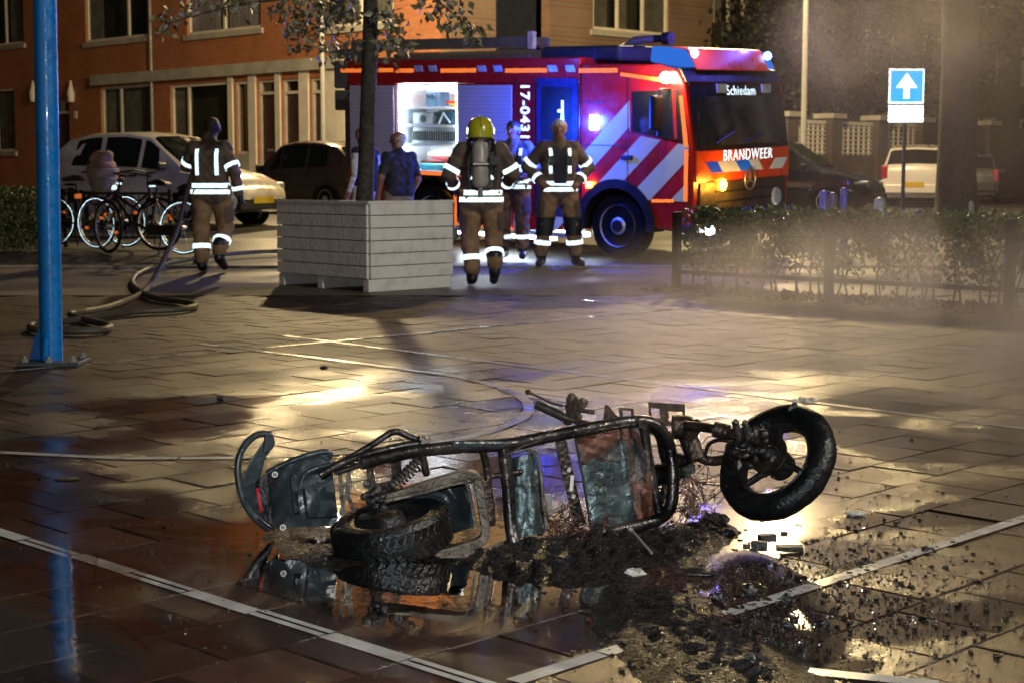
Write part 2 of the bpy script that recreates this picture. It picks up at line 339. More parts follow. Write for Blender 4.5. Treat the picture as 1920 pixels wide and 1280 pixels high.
# puddles: thin sheets of water over the tiles
def puddle_mat(ro):
    m = bpy.data.materials.new('rain_water_film'); m.use_nodes = True; t = m.node_tree; N = t.nodes; L = t.links; N.remove(N['Principled BSDF'])
    fr = N.new('ShaderNodeFresnel'); fr.inputs[0].default_value = 1.33
    tr = N.new('ShaderNodeBsdfTransparent'); tr.inputs[0].default_value = (.75, .7, .66, 1); gl = N.new('ShaderNodeBsdfGlossy'); gl.inputs['Roughness'].default_value = ro
    ge = N.new('ShaderNodeNewGeometry'); no = N.new('ShaderNodeTexNoise'); no.inputs['Scale'].default_value = 14; no.inputs['Detail'].default_value = 2; L.new(ge.outputs['Position'], no.inputs[0])
    bp = N.new('ShaderNodeBump'); bp.inputs['Strength'].default_value = .05; bp.inputs['Distance'].default_value = .01; L.new(no.outputs[0], bp.inputs['Height']); L.new(bp.outputs[0], gl.inputs['Normal']); L.new(bp.outputs[0], fr.inputs['Normal'])
    mx = N.new('ShaderNodeMixShader'); at = N.new('ShaderNodeAttribute'); at.attribute_name = 'depth'; mu = N.new('ShaderNodeMath'); mu.operation = 'MULTIPLY'; L.new(fr.outputs[0], mu.inputs[0]); L.new(at.outputs['Fac'], mu.inputs[1]); L.new(mu.outputs[0], mx.inputs[0]); tm_ = N.new('ShaderNodeMixRGB'); tm_.inputs[1].default_value = (1, 1, 1, 1); tm_.inputs[2].default_value = (.75, .7, .66, 1); L.new(at.outputs['Fac'], tm_.inputs[0]); L.new(tm_.outputs[0], tr.inputs[0]); L.new(tr.outputs[0], mx.inputs[1]); L.new(gl.outputs[0], mx.inputs[2]); L.new(mx.outputs[0], N['Material Output'].inputs[0]); return m
def puddle(pix, label, ro=.03, k=1., z=.0062):
    pts = [gp(*p) for p in pix]; out = []
    for i in range(len(pts)):
        p, q = pts[i], pts[(i+1) % len(pts)]
        for e in range(8):
            v = p.lerp(q, e/8); n = Vector((-(q-p).y, (q-p).x, 0)).normalized()
            out.append(Vector((v.x, v.y, z))+n*(math.sin(i*3.1+e*1.7)*.02+math.sin(i*1.3+e*4.1)*.015))
    c = sum(out, Vector())/len(out); n = len(out); mb = MB(); rings = [1, .82, .62, 0.001]
    for r in rings: mb.v += [c+(p-c)*r for p in out]
    mb.f = [(k*n+i, k*n+(i+1) % n, (k+1)*n+(i+1) % n, (k+1)*n+i) for k in range(3) for i in range(n)]
    o = mb.build('puddle', puddle_mat(ro), kind='structure', label=label); a = o.data.attributes.new('depth', 'FLOAT', 'POINT')
    a.data.foreach_set('value', [v*k for v in (0., .55, 1., 1.) for _ in range(n)]); return o
puddle([(300, 1010), (420, 965), (560, 940), (760, 900), (1010, 940), (1180, 1040), (1150, 1130), (930, 1190), (720, 1215), (520, 1130), (380, 1080)], 'dark puddle under the rear of the scooter')
puddle([(1280, 985), (1340, 930), (1480, 915), (1620, 935), (1560, 1000), (1450, 1060), (1330, 1080)], 'bright puddle below the front wheel', .13)
puddle([(-40, 1060), (110, 1000), (290, 1060), (280, 1120), (330, 1200), (280, 1290), (-60, 1290)], 'puddle mirroring the blue pole', .06, .5)

# ---------------------------------------------------------------- street lamps
def street_lamp(base, h, arm, label, power, col=(1, .78, .45), lit=True):
    t = thing('street_lamp', label, 'street lamp', base, 'street lamps')
    MB().tube([(0, 0, 0), (0, 0, 1.2), (0, 0, 1.25), (0, 0, h-.3)], [.085, .085, .06, .045], 12).build('post', M_['gal'], t, smooth=True)
    a = Vector(arm)
    MB().tube([(0, 0, h-.3), a*.2+Vector((0, 0, h-.05)), a+Vector((0, 0, h+.05))], .03, 8).build('arm', M_['gal'], t, smooth=True)
    u = a.normalized(); e = a+Vector((0, 0, h+.05))
    MB().bar(e-u*.1, e+u*.5, .22, .09).build('lamp_head', M_['dkgrey'], t, bevel=.02)
    MB().bar(e+u*.02-Vector((0, 0, .052)), e+u*.42-Vector((0, 0, .052)), .16, .012).build('lens', emit('lamp_lens', col, 60), t)
    if lit: point_light('lamp_light', Vector(base)+e+u*.22-Vector((0, 0, .13)), col, power, .2)
    return t
street_lamp(Vector((5.93, 33, zg(33))), 7.9, (-.5, -.9, 0), 'grey street lamp post standing behind the fire engine cab', 4300, (1, .73, .34))
street_lamp(Vector((-4.42, 38, zg(38))), 7.0, (.2, -1., 0), 'grey street lamp post in front of the house doors', 2000, (1, .75, .38))
street_lamp(Vector((10.5, .8, 0)), 8.0, (-1, .3, 0), 'grey street lamp beside the court', 3000, (1, .93, .82))

# ---------------------------------------------------------------- the brick house on the corner
fa = Vector((-.711, .703, 0)).normalized(); fb = Vector((fa.y, -fa.x, 0))
Q = px(500, 325, 47); HC = Q-fa*7.48; HC.z = zg(47)-.03
HM = Matrix((( -fa.x, fb.x, 0, HC.x), (-fa.y, fb.y, 0, HC.y), (0, 0, 1, HC.z), (0, 0, 0, 1)))
def isect(M, ax, off, x, y):
    Mi = M.inverted(); o = Mi @ CAM; d = Mi.to_3x3() @ ray(x, y); return o+d*((off-o[ax])/d[ax])
house = thing('brick_house', 'orange brick corner house with white window frames behind the fire engine', 'house', HM)
def wall_open(name, plane, u0, u1, z0, z1, ops, m, parent, th=.3):
    us = sorted({u0, u1, *[v for o in ops for v in o[:2]]}); zs = sorted({z0, z1, *[v for o in ops for v in o[2:4]]})
    us = [u for u in us if u0 <= u <= u1]; zs = [z for z in zs if z0 <= z <= z1]; mb = MB()
    for a, b in zip(us, us[1:]):
        run = None
        for c, d in list(zip(zs, zs[1:]))+[(None, None)]:
            hole = c is None or any(o[0]-1e-6 <= a and b <= o[1]+1e-6 and o[2]-1e-6 <= c and d <= o[3]+1e-6 for o in ops)
            if not hole: run = (run[0], d) if run else (c, d)
            if (hole) and run:
                if plane == 'front': mb.bb(a, b, 0, th, run[0], run[1])
                else: mb.bb(-th, 0, a, b, run[0], run[1])
                run = None
    return mb.build(name, m, parent)
def P3(plane, u, dep, z): return (u, dep, z) if plane == 'front' else (-dep, u, z)
def slab(mb, plane, u0, u1, d0, d1, z0, z1):
    a, b = P3(plane, u0, d0, z0), P3(plane, u1, d1, z1); return mb.bb(a[0], b[0], a[1], b[1], a[2], b[2])
def window(parent, plane, u0, u1, z0, z1, cuts, curtain=None, fw=.09, sill=True, cm=None, transom=None):
    fr = MB(); E = .004
    for (a, b, c, d) in ((u0+E, u0+fw, z0+E, z1-E), (u1-fw, u1-E, z0+E, z1-E), (u0+fw, u1-fw, z0+E, z0+fw), (u0+fw, u1-fw, z1-fw, z1-E)): slab(fr, plane, a, b, .05, .14, c, d)
    us = [u0+fw]
    for c in cuts:
        uc = u0+(u1-u0)*c; slab(fr, plane, uc-.045, uc+.045, .055, .135, z0+fw, z1-fw); us += [uc-.045, uc+.045]
    us.append(u1-fw); o = fr.build('window', M_['frame'], parent)
    for a, b in zip(us[::2], us[1::2]): slab(MB(), plane, a, b, .1, .11, z0+fw, z1-fw).build('pane', M_['wglass'], o)
    if curtain:
        n = 26
        for (c0, c1) in curtain:
            mb = MB()
            for k in range(n):
                a = u0+(u1-u0)*(c0+(c1-c0)*k/n); b = u0+(u1-u0)*(c0+(c1-c0)*(k+1)/n); slab(mb, plane, a, b, .2+.03*(k % 2), .215+.03*(k % 2), z0, z1)
            mb.build('curtain', cm or M_['curtain'], o)
    if sill: slab(MB(), plane, u0-.12, u1+.12, -.08, .12, z0-.16, z0-.004).build('sill', M_['conc'], o)
    slab(MB(), plane, u0, u1, .55, .6, z0, z1).build('room_backing', M_['room'], o)
    return o
M_['wglass'] = glass('clear_window', (.02, .024, .022), .05, .8); M_['room'] = mat('dark_room', (.045, .042, .034), .9, 0, .5, 1.2, 0)
M_['curtain_b'] = mat('white_net_curtain', (.6, .56, .62), .9, 0, .15, 3, .1)
def rc(plane, x0, y0, x1, y1):
    ax = 1 if plane == 'front' else 0; i = 0 if plane == 'front' else 1
    a, b = isect(HM, ax, 0, x0, (y0+y1)/2), isect(HM, ax, 0, x1, (y0+y1)/2); xm = (x0+x1)/2
    return a[i], b[i], isect(HM, ax, 0, xm, y1).z, isect(HM, ax, 0, xm, y0).z
fo = []
upw = [rc('front', -62, 0, 44, 88), rc('front', 160, 0, 278, 75), rc('front', 350, 0, 489, 60), rc('front', 612, 0, 738, 48)]
upw = [(a, b, c, c+1.75) for a, b, c, d in upw]
gw = [rc('front', -60, 168, 28, 285), rc('front', 190, 160, 283, 288), rc('front', 320, 156, 428, 292), rc('front', 441, 152, 468, 290)]
dz = .83-HC.z
drs = [rc('front', 484, 150, 517, 346), rc('front', 530, 148, 562, 346), rc('front', 583, 146, 609, 346), rc('front', 100, 190, 131, 330)]
drs = [(a, b, .52, d) for a, b, c, d in drs]
wall_open('front_wall', 'front', -26, 0, 0, 14, upw+gw+drs, M_['brick'], house)
cur = [[(0, .35), (.7, 1)], [(0, .2)], [(0, .48), (.52, 1)], [(.1, .9)]]
for i, r in enumerate(upw): window(house, 'front', *r, (.67,) if i < 3 and i != 2 else (.5,), cur[i], cm=M_['curtain_b'] if i == 2 else None)
window(house, 'front', *gw[0], (.6,), [(0, 1)]); window(house, 'front', *gw[1], (.38,), [(0, .36), (.4, 1)])
window(house, 'front', *gw[2], (.3,), [(0, .28)]); window(house, 'front', *gw[3], (), None, sill=False)
for k, (a, b, c, d) in enumerate(drs):
    zt = d-.42; fr = MB()
    for (p, q, r, s) in ((a+.004, a+.06, c, d), (b-.06, b-.004, c, d), (a+.06, b-.06, zt, zt+.08), (a+.06, b-.06, d-.06, d-.004)): slab(fr, 'front', p, q, .06, .2, r, s)
    o = slab(MB(), 'front', a+.06, b-.06, .14, .19, c, zt).build('door', M_['door'], house); fr.build('door_frame', M_['frame'], o)
    slab(MB(), 'front', a+.06, b-.06, .15, .16, zt+.08, d-.06).build('transom_pane', M_['wglass'], o); slab(MB(), 'front', a, b, .5, .55, zt, d).build('room_backing', M_['room'], o)
    slab(MB(), 'front', (a+b)/2-.14, (a+b)/2+.14, .12, .138, c+.95, c+1.02).build('letter_slot', M_['gal'], o)
    MB().ball(P3('front', b-.14, .11, c+1.05), .035).build('handle', M_['gal'], o)
def fpx(x, y): return isect(HM, 1, 0, x, y)
l0, l1 = fpx(176, 150), fpx(648, 130); slab(MB(), 'front', l0.x, l1.x, -.16, -.004, l0.z-.2, l0.z+.13).build('lintel', M_['conc'], house)
for x0, x1 in ((430, 440), (468, 483), (518, 529), (563, 582), (610, 650)):   # pale pilasters between the doors
    a, b = fpx(x0, 250), fpx(x1, 250); slab(MB(), 'front', a.x+.02, b.x-.02, -.06, -.003, .5, l0.z-.21).build('pilaster', M_['frame'], house)
a, b = fpx(440, 350), fpx(650, 350); slab(MB(), 'front', a.x, b.x, -1.1, -.07, 0, .5).build('porch_step', M_['conc'], house, bevel=.01)
slab(MB(), 'front', fpx(441, 300).x, fpx(468, 300).x, -.05, -.003, .52, gw[3][2]-.01).build('low_panel', M_['conc'], house)
a = fpx(289, 150); MB().tube([(a.x, -.1, .1), (a.x, -.1, 13.8)], .055, 8).build('downpipe', M_['gal'], house, smooth=True)
for xx in (67, 138):
    a = fpx(xx, 175); MB().lathe((a.x, -.1, a.z-.3), (0, 0, 1), [(0, .1), (.3, .13), (.72, .02)], 10).build('wall_lantern', M_['frame'], house)
    a = fpx(xx+4, 216); slab(MB(), 'front', a.x-.1, a.x+.1, -.03, -.003, a.z-.12, a.z+.12).build('number_plate', M_['frame'], house)
# gable side
so = []
w1 = rc('side', 1112, 0, 1254, 62); w1 = (w1[0], w1[1], w1[2], w1[2]+1.8)
w2 = rc('side', 1338, 0, 1398, 115); w2 = (w2[0], w2[1], w2[2], w2[2]+2.7)
w3 = rc('side', 930, 0, 1030, 150); w3 = (w3[0], w3[1], 3.2, 8.0)
w4 = rc('side', 1300, 170, 1345, 300); 
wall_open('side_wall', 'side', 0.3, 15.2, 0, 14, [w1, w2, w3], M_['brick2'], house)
window(house, 'side', *w1, (.333, .667), [(0, .25), (.36, .5), (.7, 1)]); window(house, 'side', *w2, (.5,), [(.1, .4), (.6, .9)], sill=False)
slab(MB(), 'side', w3[0], w3[1], .5, .7, w3[2], w3[3]).build('recessed_panel', mat('blue_black_panel', (.012, .018, .035), .6), house)
bz = w2[2]
o = slab(MB(), 'side', w2[0]-.1, w2[1]+.25, -.45, -.4, bz-.05, bz+1.1).build('balcony', M_['dkgrey'], house)
slab(MB(), 'side', w2[0]-.1, w2[1]+.25, -.4, -.004, bz-.1, bz-.02).build('balcony_floor', M_['conc'], o)
for u in (w2[0]-.08, w2[1]+.23): slab(MB(), 'side', u-.02, u+.02, -.4, -.004, bz, bz+1.1).build('balcony_post', M_['iron'], o)
MB().bb(-26.3, .3, -.3, 15.5, 14.003, 14.25).build('roof', M_['conc'], house)
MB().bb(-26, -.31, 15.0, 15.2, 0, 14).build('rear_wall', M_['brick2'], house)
slab(MB(), 'front', -27, 4, -2.6, -1.12, -.06, .1).build('footway', M_['kerb'], house)

# ---------------------------------------------------------------- garden wall with lattice panels, right
gb = px(1472, 325, 44.5); gb.z = zg(44)-.03
GM = Matrix(((fb.x, -fb.y, 0, gb.x), (fb.y, fb.x, 0, gb.y), (0, 0, 1, gb.z), (0, 0, 0, 1)))
gw_ = thing('garden_wall', 'dark brick garden wall with capped pillars and pale lattice panels', 'garden wall', GM)
gx = [isect(GM, 1, 0, x, 250).x for x in (1474, 1556, 1643, 1725, 1850, 1990)]
zt = isect(GM, 1, 0, 1520, 212).z; zp0 = isect(GM, 1, 0, 1510, 290).z; zp1 = isect(GM, 1, 0, 1510, 232).z
MB().bb(gx[0], gx[-1]+3, -.12, .12, 0, zp0).build('base_wall', M_['brick3'], gw_)
bar_v = MB().bb(-.018, .018, -.03, .03, 0, zp1-zp0); bar_h = None
for i, x in enumerate(gx):
    MB().bb(x-.24, x+.24, -.24, .24, .002, zt-.14).build('pillar', M_['brick3'], gw_)
    MB().bb(x-.34, x+.34, -.34, .34, zt-.137, zt).build('pillar_cap', M_['conc'], gw_)
    if i < 3:
        x0, x1 = x+.26, gx[i+1]-.26; n = 6; mev = None
        pn = MB().bb(x0, x1, -.05, .05, zp1+.003, zp1+.1).build('lattice_panel', M_['frame'], gw_)
        mv = bpy.data.meshes.new('bar'); mv.from_pydata([tuple(v) for v in bar_v.v], [], bar_v.f); mv.materials.append(M_['frame'])
        for k in range(n+1):
            o = bpy.data.objects.new('bar', mv); COL.objects.link(o); o.parent = pn; o.location = (x0+(x1-x0)*(k+.5)/(n+1), 0, zp0+.002)
        hb = MB().bb(x0, x1, -.02, .02, -.015, .015); mh = bpy.data.meshes.new('cross_bar'); mh.from_pydata([tuple(v) for v in hb.v], [], hb.f); mh.materials.append(M_['frame'])
        for k in range(7):
            o = bpy.data.objects.new('cross_bar', mh); COL.objects.link(o); o.parent = pn; o.location = (0, -.012, zp0+(zp1-zp0)*(k+.5)/7)
MB().bb(gx[3]+.25, gx[-1]+3, -.1, .1, zp0+.002, zt-.2).build('upper_wall', M_['brick3'], gw_)
# dark block of flats far behind
bm = thing('dark_building', 'dark flats looming behind the garden wall and smoke', 'building', Matrix(((fb.x, -fb.y, 0, 13), (fb.y, fb.x, 0, 60), (0, 0, 1, .3), (0, 0, 0, 1))))
MB().bb(-6, 40, 0, 10, 0, 20).build('wall', M_['brick3'], bm)
for i in range(7):
    for k in range(3):
        w = MB().bb(-4+i*4, -2.2+i*4, -.05, .05, 1.5+k*3, 3.1+k*3).build('window', M_['frame'], bm)
        MB().bb(-3.88+i*4, -2.32+i*4, -.08, -.055, 1.62+k*3, 2.98+k*3).build('pane', M_['glass'], w)

# ---------------------------------------------------------------- foliage
def leaves_mesh(name, pts, size, jitter=.5, droop=0.):
    n = len(pts); pts = np.asarray(pts, float); sz = size*(1+jitter*(RNG.random(n)-.5))
    u = RNG.normal(size=(n, 3)); u[:, 2] -= droop; u /= np.linalg.norm(u, axis=1)[:, None]; w = RNG.normal(size=(n, 3)); w -= (w*u).sum(1)[:, None]*u; w /= np.linalg.norm(w, axis=1)[:, None]; nn = np.cross(u, w)
    L = [(0, 0, 0), (.35, .3, .05), (1, 0, -.05), (.35, -.3, .05)]
    v = np.stack([pts+(u*a+w*b+nn*c)*sz[:, None] for a, b, c in L], 1).reshape(-1, 3)
    f = np.arange(n*4).reshape(-1, 4); f = np.concatenate([f[:, [0, 1, 2]], f[:, [0, 2, 3]]])
    me = bpy.data.meshes.new(name); me.from_pydata(v.tolist(), [], f.tolist()); return me
def background_tree(x, y, h, r, label, n=7000):
    b = Vector((x, y, zg(y))); t = thing('street_tree', label, 'tree', b, 'trees behind the garden wall')
    MB().tube([(0, 0, 0), (.05, 0, h*.3), (.1, .05, h*.6), (.1, 0, h*.9)], [.2, .16, .1, .04], 8).build('trunk', M_['bark'], t, smooth=True)
    c = RNG.normal(size=(14, 3))*np.array([r*.5, r*.5, h*.18])+np.array([0, 0, h*.62]); p = c[RNG.integers(0, 14, n)]+RNG.normal(size=(n, 3))*r*.3
    obj('crown', leaves_mesh('crown', p, .2), M_['bgleaf'], t)
background_tree(9.2, 50, 8, 2.6, 'dark leafy tree beside the gable end'); background_tree(13.2, 54, 9, 3., 'dark leafy tree behind the traffic sign')

# tree in the planter
PN, PL, PR = gp(692.5, 549), gp(521, 534), gp(849, 539)
d1 = (PL-PN); d2 = (PR-PN); e1 = d1.normalized(); e2 = Vector((-e1.y, e1.x, 0)); e2 = e2 if e2.dot(d2) > 0 else -e2
pa, pb = d1.length, d2.dot(e2)
PM = Matrix(((e2.x, e1.x, 0, PN.x), (e2.y, e1.y, 0, PN.y), (0, 0, 1, 0), (0, 0, 0, 1)))   # local x along right face, y along left face
planter = thing('planter_box', 'large white slatted wooden planter box holding the young tree', 'planter', PM)
ph = px(693, 380, PN.y).z; z0 = .13; npl = 6; hh = (ph-z0)/npl
for k in range(npl):
    za, zb = z0+k*hh, z0+(k+1)*hh-.008
    j = lambda: random.uniform(0, .004)
    MB().bb(.02, pb, -j()-.001, .03, za, zb).build('plank', M_['white_wood'], planter, bevel=.004); MB().bb(-j()-.001, .03, .032, pa, za, zb).build('plank', M_['white_wood'], planter, bevel=.004)
    MB().bb(.02, pb, pa-.03, pa+j(), za, zb).build('plank', M_['white_wood'], planter); MB().bb(pb-.03, pb+j(), .032, pa-.032, za, zb).build('plank', M_['white_wood'], planter)
for x, y in ((.002, .002), (pb-.072, .034), (.034, pa-.08), (pb-.1, pa-.1)): MB().bb(x+.03, x+.07, y+.03, y+.07, .14, ph-.01).build('corner_post', M_['white_wood'], planter)
MB().bb(-.012, .0, -.012, pa, ph-.012, ph+.012).build('rim', M_['white_wood'], planter); MB().bb(0.001, pb+.01, -.012, -.001, ph-.012, ph+.012).build('rim', M_['white_wood'], planter)
MB().bb(.04, pb-.04, .04, pa-.04, .2, ph-.07).build('soil', M_['soil'], planter)
for y in (.02, pa*.5, pa-.1): MB().bb(.01, pb-.01, y, y+.09, 0, .125).build('pallet_foot', M_['white_wood'], planter, bevel=.006)
tb = PM @ Vector((pb*.5, pa*.52, ph-.08))
tree = thing('young_tree', 'young slim tree with drooping leaves growing in the white planter', 'tree', tb)
ty = tb.y
tp = [px(683, 382, ty), px(687, 300, ty), px(690, 200, ty), px(694, 80, ty), px(696, -60, ty), px(690, -260, ty), px(700, -430, ty)]
MB().tube(tp, [.092, .085, .08, .078, .072, .05, .02], 12).build('trunk', M_['bark'], tree, world=True, smooth=True)
br = [[(694, -30), (600, -20), (520, 0), (440, 10), (310, 45)], [(696, -40), (650, -10), (610, 40), (640, 90)], [(694, 10), (720, 30), (745, 60), (735, 95)], [(696, -60), (770, -40), (830, 10), (890, 60)], [(692, -200), (560, -160), (430, -120)], [(692, -220), (850, -170), (960, -120)], [(690, -260), (760, -380)], [(690, -250), (600, -400)]]
cl = []; bmb = MB()
for k, b in enumerate(br):
    pp = [px(x, y, ty+(.25*math.sin(k*2.3+i) if i else 0)) for i, (x, y) in enumerate(b)]
    bmb.tube(pp, [.022-.018*i/(len(pp)-1) for i in range(len(pp))], 6); cl += [(p, .12) for p in pp[1:]]
bmb.build('branches', M_['bark'], tree, world=True, smooth=True)
for x, y, s in ((318, 42, .12), (350, 20, .12), (380, 6, .14), (410, 8, .12), (450, -5, .14), (560, 95, .09), (610, 95, .1), (700, 100, .05), (760, 90, .06), (560, 30, .22), (600, 10, .2), (590, 70, .14), (545, 55, .1), (640, 20, .2), (655, 80, .1), (668, 105, .06), (735, 80, .1), (745, 40, .12), (720, 20, .12), (800, 10, .12), (830, 30, .12), (865, 20, .1), (880, 50, .07), (845, 55, .06), (700, -90, .4), (560, -120, .35), (840, -130, .35), (430, -110, .3), (960, -120, .25), (640, -260, .5), (760, -260, .5), (680, -380, .5)):
    cl.append((px(x, y, ty+random.uniform(-.25, .25)), s))
lp = []
for c, s in cl:
    n = int(8+s*s*2400*.9) if s > .15 else int(6+s*120); lp += [tuple(c+Vector(RNG.normal(size=3))*s*.55) for _ in range(n)]
me = leaves_mesh('leaves', [tuple(Vector(p)-tb) for p in lp], .095, .6, .6); obj('crown', me, M_['leaf'], tree)

# hedge on the right with its posts and rail
h0, h1 = gp(1268, 547), gp(1268, 547)-fa*5.2; hd = (h1-h0).normalized(); hn = Vector((-hd.y, hd.x, 0)); hn = hn if hn.y > 0 else -hn
HGM = Matrix(((hd.x, hn.x, 0, h0.x), (hd.y, hn.y, 0, h0.y), (0, 0, 1, 0), (0, 0, 0, 1)))
hedge = thing('hedge', 'clipped leafy green hedge with bare stems showing low down', 'hedge', HGM)
ht = px(1268, 394, h0.y).z; n = 27000; u = RNG.random((n, 3)); hp = np.stack([u[:, 0]*5.2, .05+u[:, 1]*.34, .1+(ht-.1)*u[:, 2]**.62], 1)
dens = .62+.5*np.sin(hp[:, 0]*5.1+1)*np.sin(hp[:, 2]*7+hp[:, 0]*3)+.35*np.sin(hp[:, 0]*13)*np.sin(hp[:, 2]*11+2); dens *= np.clip((hp[:, 2]-.06)/.42, .1, 1)
hp = hp[RNG.random(n) < np.clip(dens, .12, 1)]; top = np.stack([RNG.random(4200)*5.2, .03+RNG.random(4200)*.38, ht-.14+RNG.random(4200)*.16+.02*np.sin(RNG.random(4200)*9)], 1)
obj('foliage', leaves_mesh('foliage', np.concatenate([hp, top]), .05, .8), M_['hleaf'], hedge)
sm = MB()
for k in range(46):
    x = .06+k*.112+random.uniform(-.03, .03); y = .2+random.uniform(-.08, .08); p = [(x, y, 0)]
    for i in range(1, 5): p.append((x+random.uniform(-.06, .06)*i*.7, y+random.uniform(-.05, .05), ht*.22*i))
    sm.tube(p, [.011, .009, .007, .005, .003], 5)
    for _ in range(3):
        i = random.randint(1, 3); q = Vector(p[i]); sm.tube([q, q+Vector((random.uniform(-.15, .15), random.uniform(-.1, .1), random.uniform(.08, .22)))], [.005, .002], 4)
sm.build('stems', M_['stem'], hedge, smooth=True)
fen = thing('hedge_rail', 'low dark rail with square posts running in front of the hedge', 'railing', HGM)
for x in (0, 1.75, 3.5, 5.2): MB().bb(x-.035, x+.035, -.035, .035, 0, ht-.02).build('post', M_['iron'], fen, bevel=.004)
for z in (.17,): MB().bb(-.03, 5.2, .036, .06, z, z+.04).build('rail', M_['iron'], fen)
# leaf litter below the hedge
n = 2600; q = np.stack([RNG.random(n)*5.4-.3, -.25+RNG.random(n)**.8*.75, .004+RNG.random(n)*.02], 1); w = np.array([list(HGM @ Vector(p)) for p in q])
obj('leaf_litter', leaves_mesh('leaf_litter', w, .055, .8), M_['litter'], kind='stuff', label='brown fallen leaves along the foot of the hedge')
# left hedge
b0 = gp(-60, 470); LHM = place(b0)
lh = thing('low_hedge', 'low dark green hedge behind the blue pole beside the bicycles', 'hedge', LHM); n = 5000
u = RNG.random((n, 3)); obj('foliage', leaves_mesh('foliage', np.stack([u[:, 0]*1.0, u[:, 1]*.5, .03+u[:, 2]**.8*.8], 1), .055, .6), M_['hleaf'], lh)
sm = MB()
for k in range(16): x = .05+k*.06; sm.tube([(x, .2, 0), (x+random.uniform(-.05, .05), .25, .6)], [.01, .004], 5)
sm.build('stems', M_['stem'], lh)

# big tree right
tb2 = px(1795, 325, 25.5); tb2.z = zg(25.5)-.03
bt = thing('plane_tree', 'thick old tree trunk standing behind the hedge', 'tree', tb2)
MB().tube([(0, 0, 0), (.0, 0, .25), (-.02, 0, 1), (0, 0, 2.4), (-.03, 0, 3.6), (0, 0, 5), (.1, 0, 7)], [.42, .34, .3, .29, .28, .26, .2], 18).build('trunk', M_['bark'], bt, smooth=True)
c = RNG.normal(size=(16, 3))*np.array([1.2, 1.2, .7])+np.array([0, 0, 6.6]); p = c[RNG.integers(0, 16, 3000)]+RNG.normal(size=(3000, 3))*.6
p = p[p[:, 2] > 5.2]; obj('crown', leaves_mesh('crown', p, .16), M_['leaf'], bt)
lb = MB()
for k in range(6): g = k*1.05; lb.tube([(0, 0, 4.6+.2*k), (math.cos(g)*.7, math.sin(g)*.7, 5.6+.2*k), (math.cos(g)*1.6, math.sin(g)*1.6, 6.6+.1*k)], [.12, .08, .03], 7)
lb.build('limbs', M_['bark'], bt, smooth=True)

# kerb stones of the footway by the road
kb = thing('kerb', 'low concrete kerb stones where the pavement meets the street', 'kerb', (0, 19.2, 0)); kb['kind'] = 'structure'; del kb['category']
ks = MB().bb(-.49, .49, -.06, .06, -.05, .012); km = bpy.data.meshes.new('kerb_stone'); km.from_pydata([tuple(v) for v in ks.v], [], ks.f); km.materials.append(M_['kerb'])
for k in range(-9, 10):
    o = bpy.data.objects.new('kerb_stone', km); COL.objects.link(o); o.parent = kb; o.location = (k*1.0, 0, zg(19.2)+.01)
# ================================================================ FIRE ENGINE
M_['red'] = mat('fire_red_paint', (.42, .012, .012), .28, 0, .08, 2, .02, 20, coat=.5)
M_['orange'] = mat('fluorescent_red_paint', (.75, .07, .012), .35, 0, .06, 2, .02, 20, coat=.3)
M_['shutter'] = mat('grey_roller_shutter', (.5, .5, .5), .5, .0, .06, 2, .03, 20)
M_['dkblue'] = mat('dark_cover', (.02, .025, .04), .6)
M_['dark'] = mat('dark_plastic', (.014, .014, .016), .45)
M_['cabglass'] = glass('cab_glass', (.012, .014, .018), .05, .35)
M_['alurim'] = mat('wheel_steel', (.6, .6, .6), .4, .5, .1, 6, .05)
M_['tread'] = mat('tread_plate', (.3, .3, .31), .4, .6, .1, 6, .1)
M_['inner'] = mat('locker_white', (.72, .74, .76), .5, 0, .05, 3, 0)
E_ = dict(white=emit('work_light_white', (.75, .93, 1), 14), blue=emit('blue_strobe', (.1, .3, 1), 26), amber=emit('amber_lamp', (1, .42, .02), 22), warm=emit('warm_headlamp', (1, .82, .55), 26), bluedome=emit('blue_dome', (.03, .16, .7), .5), grey=mat('marker_lens', (.4, .5, .6), .3), hl=emit('head_lamp', (.9, .95, 1), 6))
th = math.radians(38); sl = .05
ax_ = Vector((math.cos(th), -math.sin(th), -sl*math.sin(th))).normalized(); ay_ = Vector((math.sin(th), math.cos(th), sl*math.cos(th))).normalized(); az_ = ax_.cross(ay_)
TO = gp(1158, 489)+ax_*1.04
TM = Matrix(((ax_.x, ay_.x, az_.x, TO.x), (ax_.y, ay_.y, az_.y, TO.y), (ax_.z, ay_.z, az_.z, TO.z), (0, 0, 0, 1)))
truck = thing('fire_engine', 'red fire engine with white chevron stripes and one lit open locker', 'fire engine', TM)
def S(x, y, off=0): p = isect(TM, 1, off, x, y); return p.x, p.z
def Fp(x, y, off=0): p = isect(TM, 0, off, x, y); return p.y, p.z
WT = 2.37
def sidepoly(pts, y0, y1): return MB().prism([(x, y0, z) for x, z in pts], (0, y1-y0, 0))
def arc(cx, cz, r, a0, a1, n=12): return [(cx+r*math.cos(math.radians(a0+(a1-a0)*k/n)), cz+r*math.sin(math.radians(a0+(a1-a0)*k/n))) for k in range(n+1)]
# cab shell with wheel arch
cab = [(-.02, .38), (.03, .8), (.03, 1.36), (-.03, 1.75), (-.1, 2.16), (-.2, 2.33), (-.45, 2.4), (-1.62, 2.42), (-1.62, .42)]+arc(-1.07, .43, .5, 180, 0)
sidepoly(cab, .0, WT).build('cab', M_['red'], truck, bevel=.025)
sidepoly([(-1.64, .34), (-1.64, 2.4), (-2.68, 2.44), (-2.68, .3)], .015, WT-.015).build('crew_cabin', M_['red'], truck, bevel=.01)
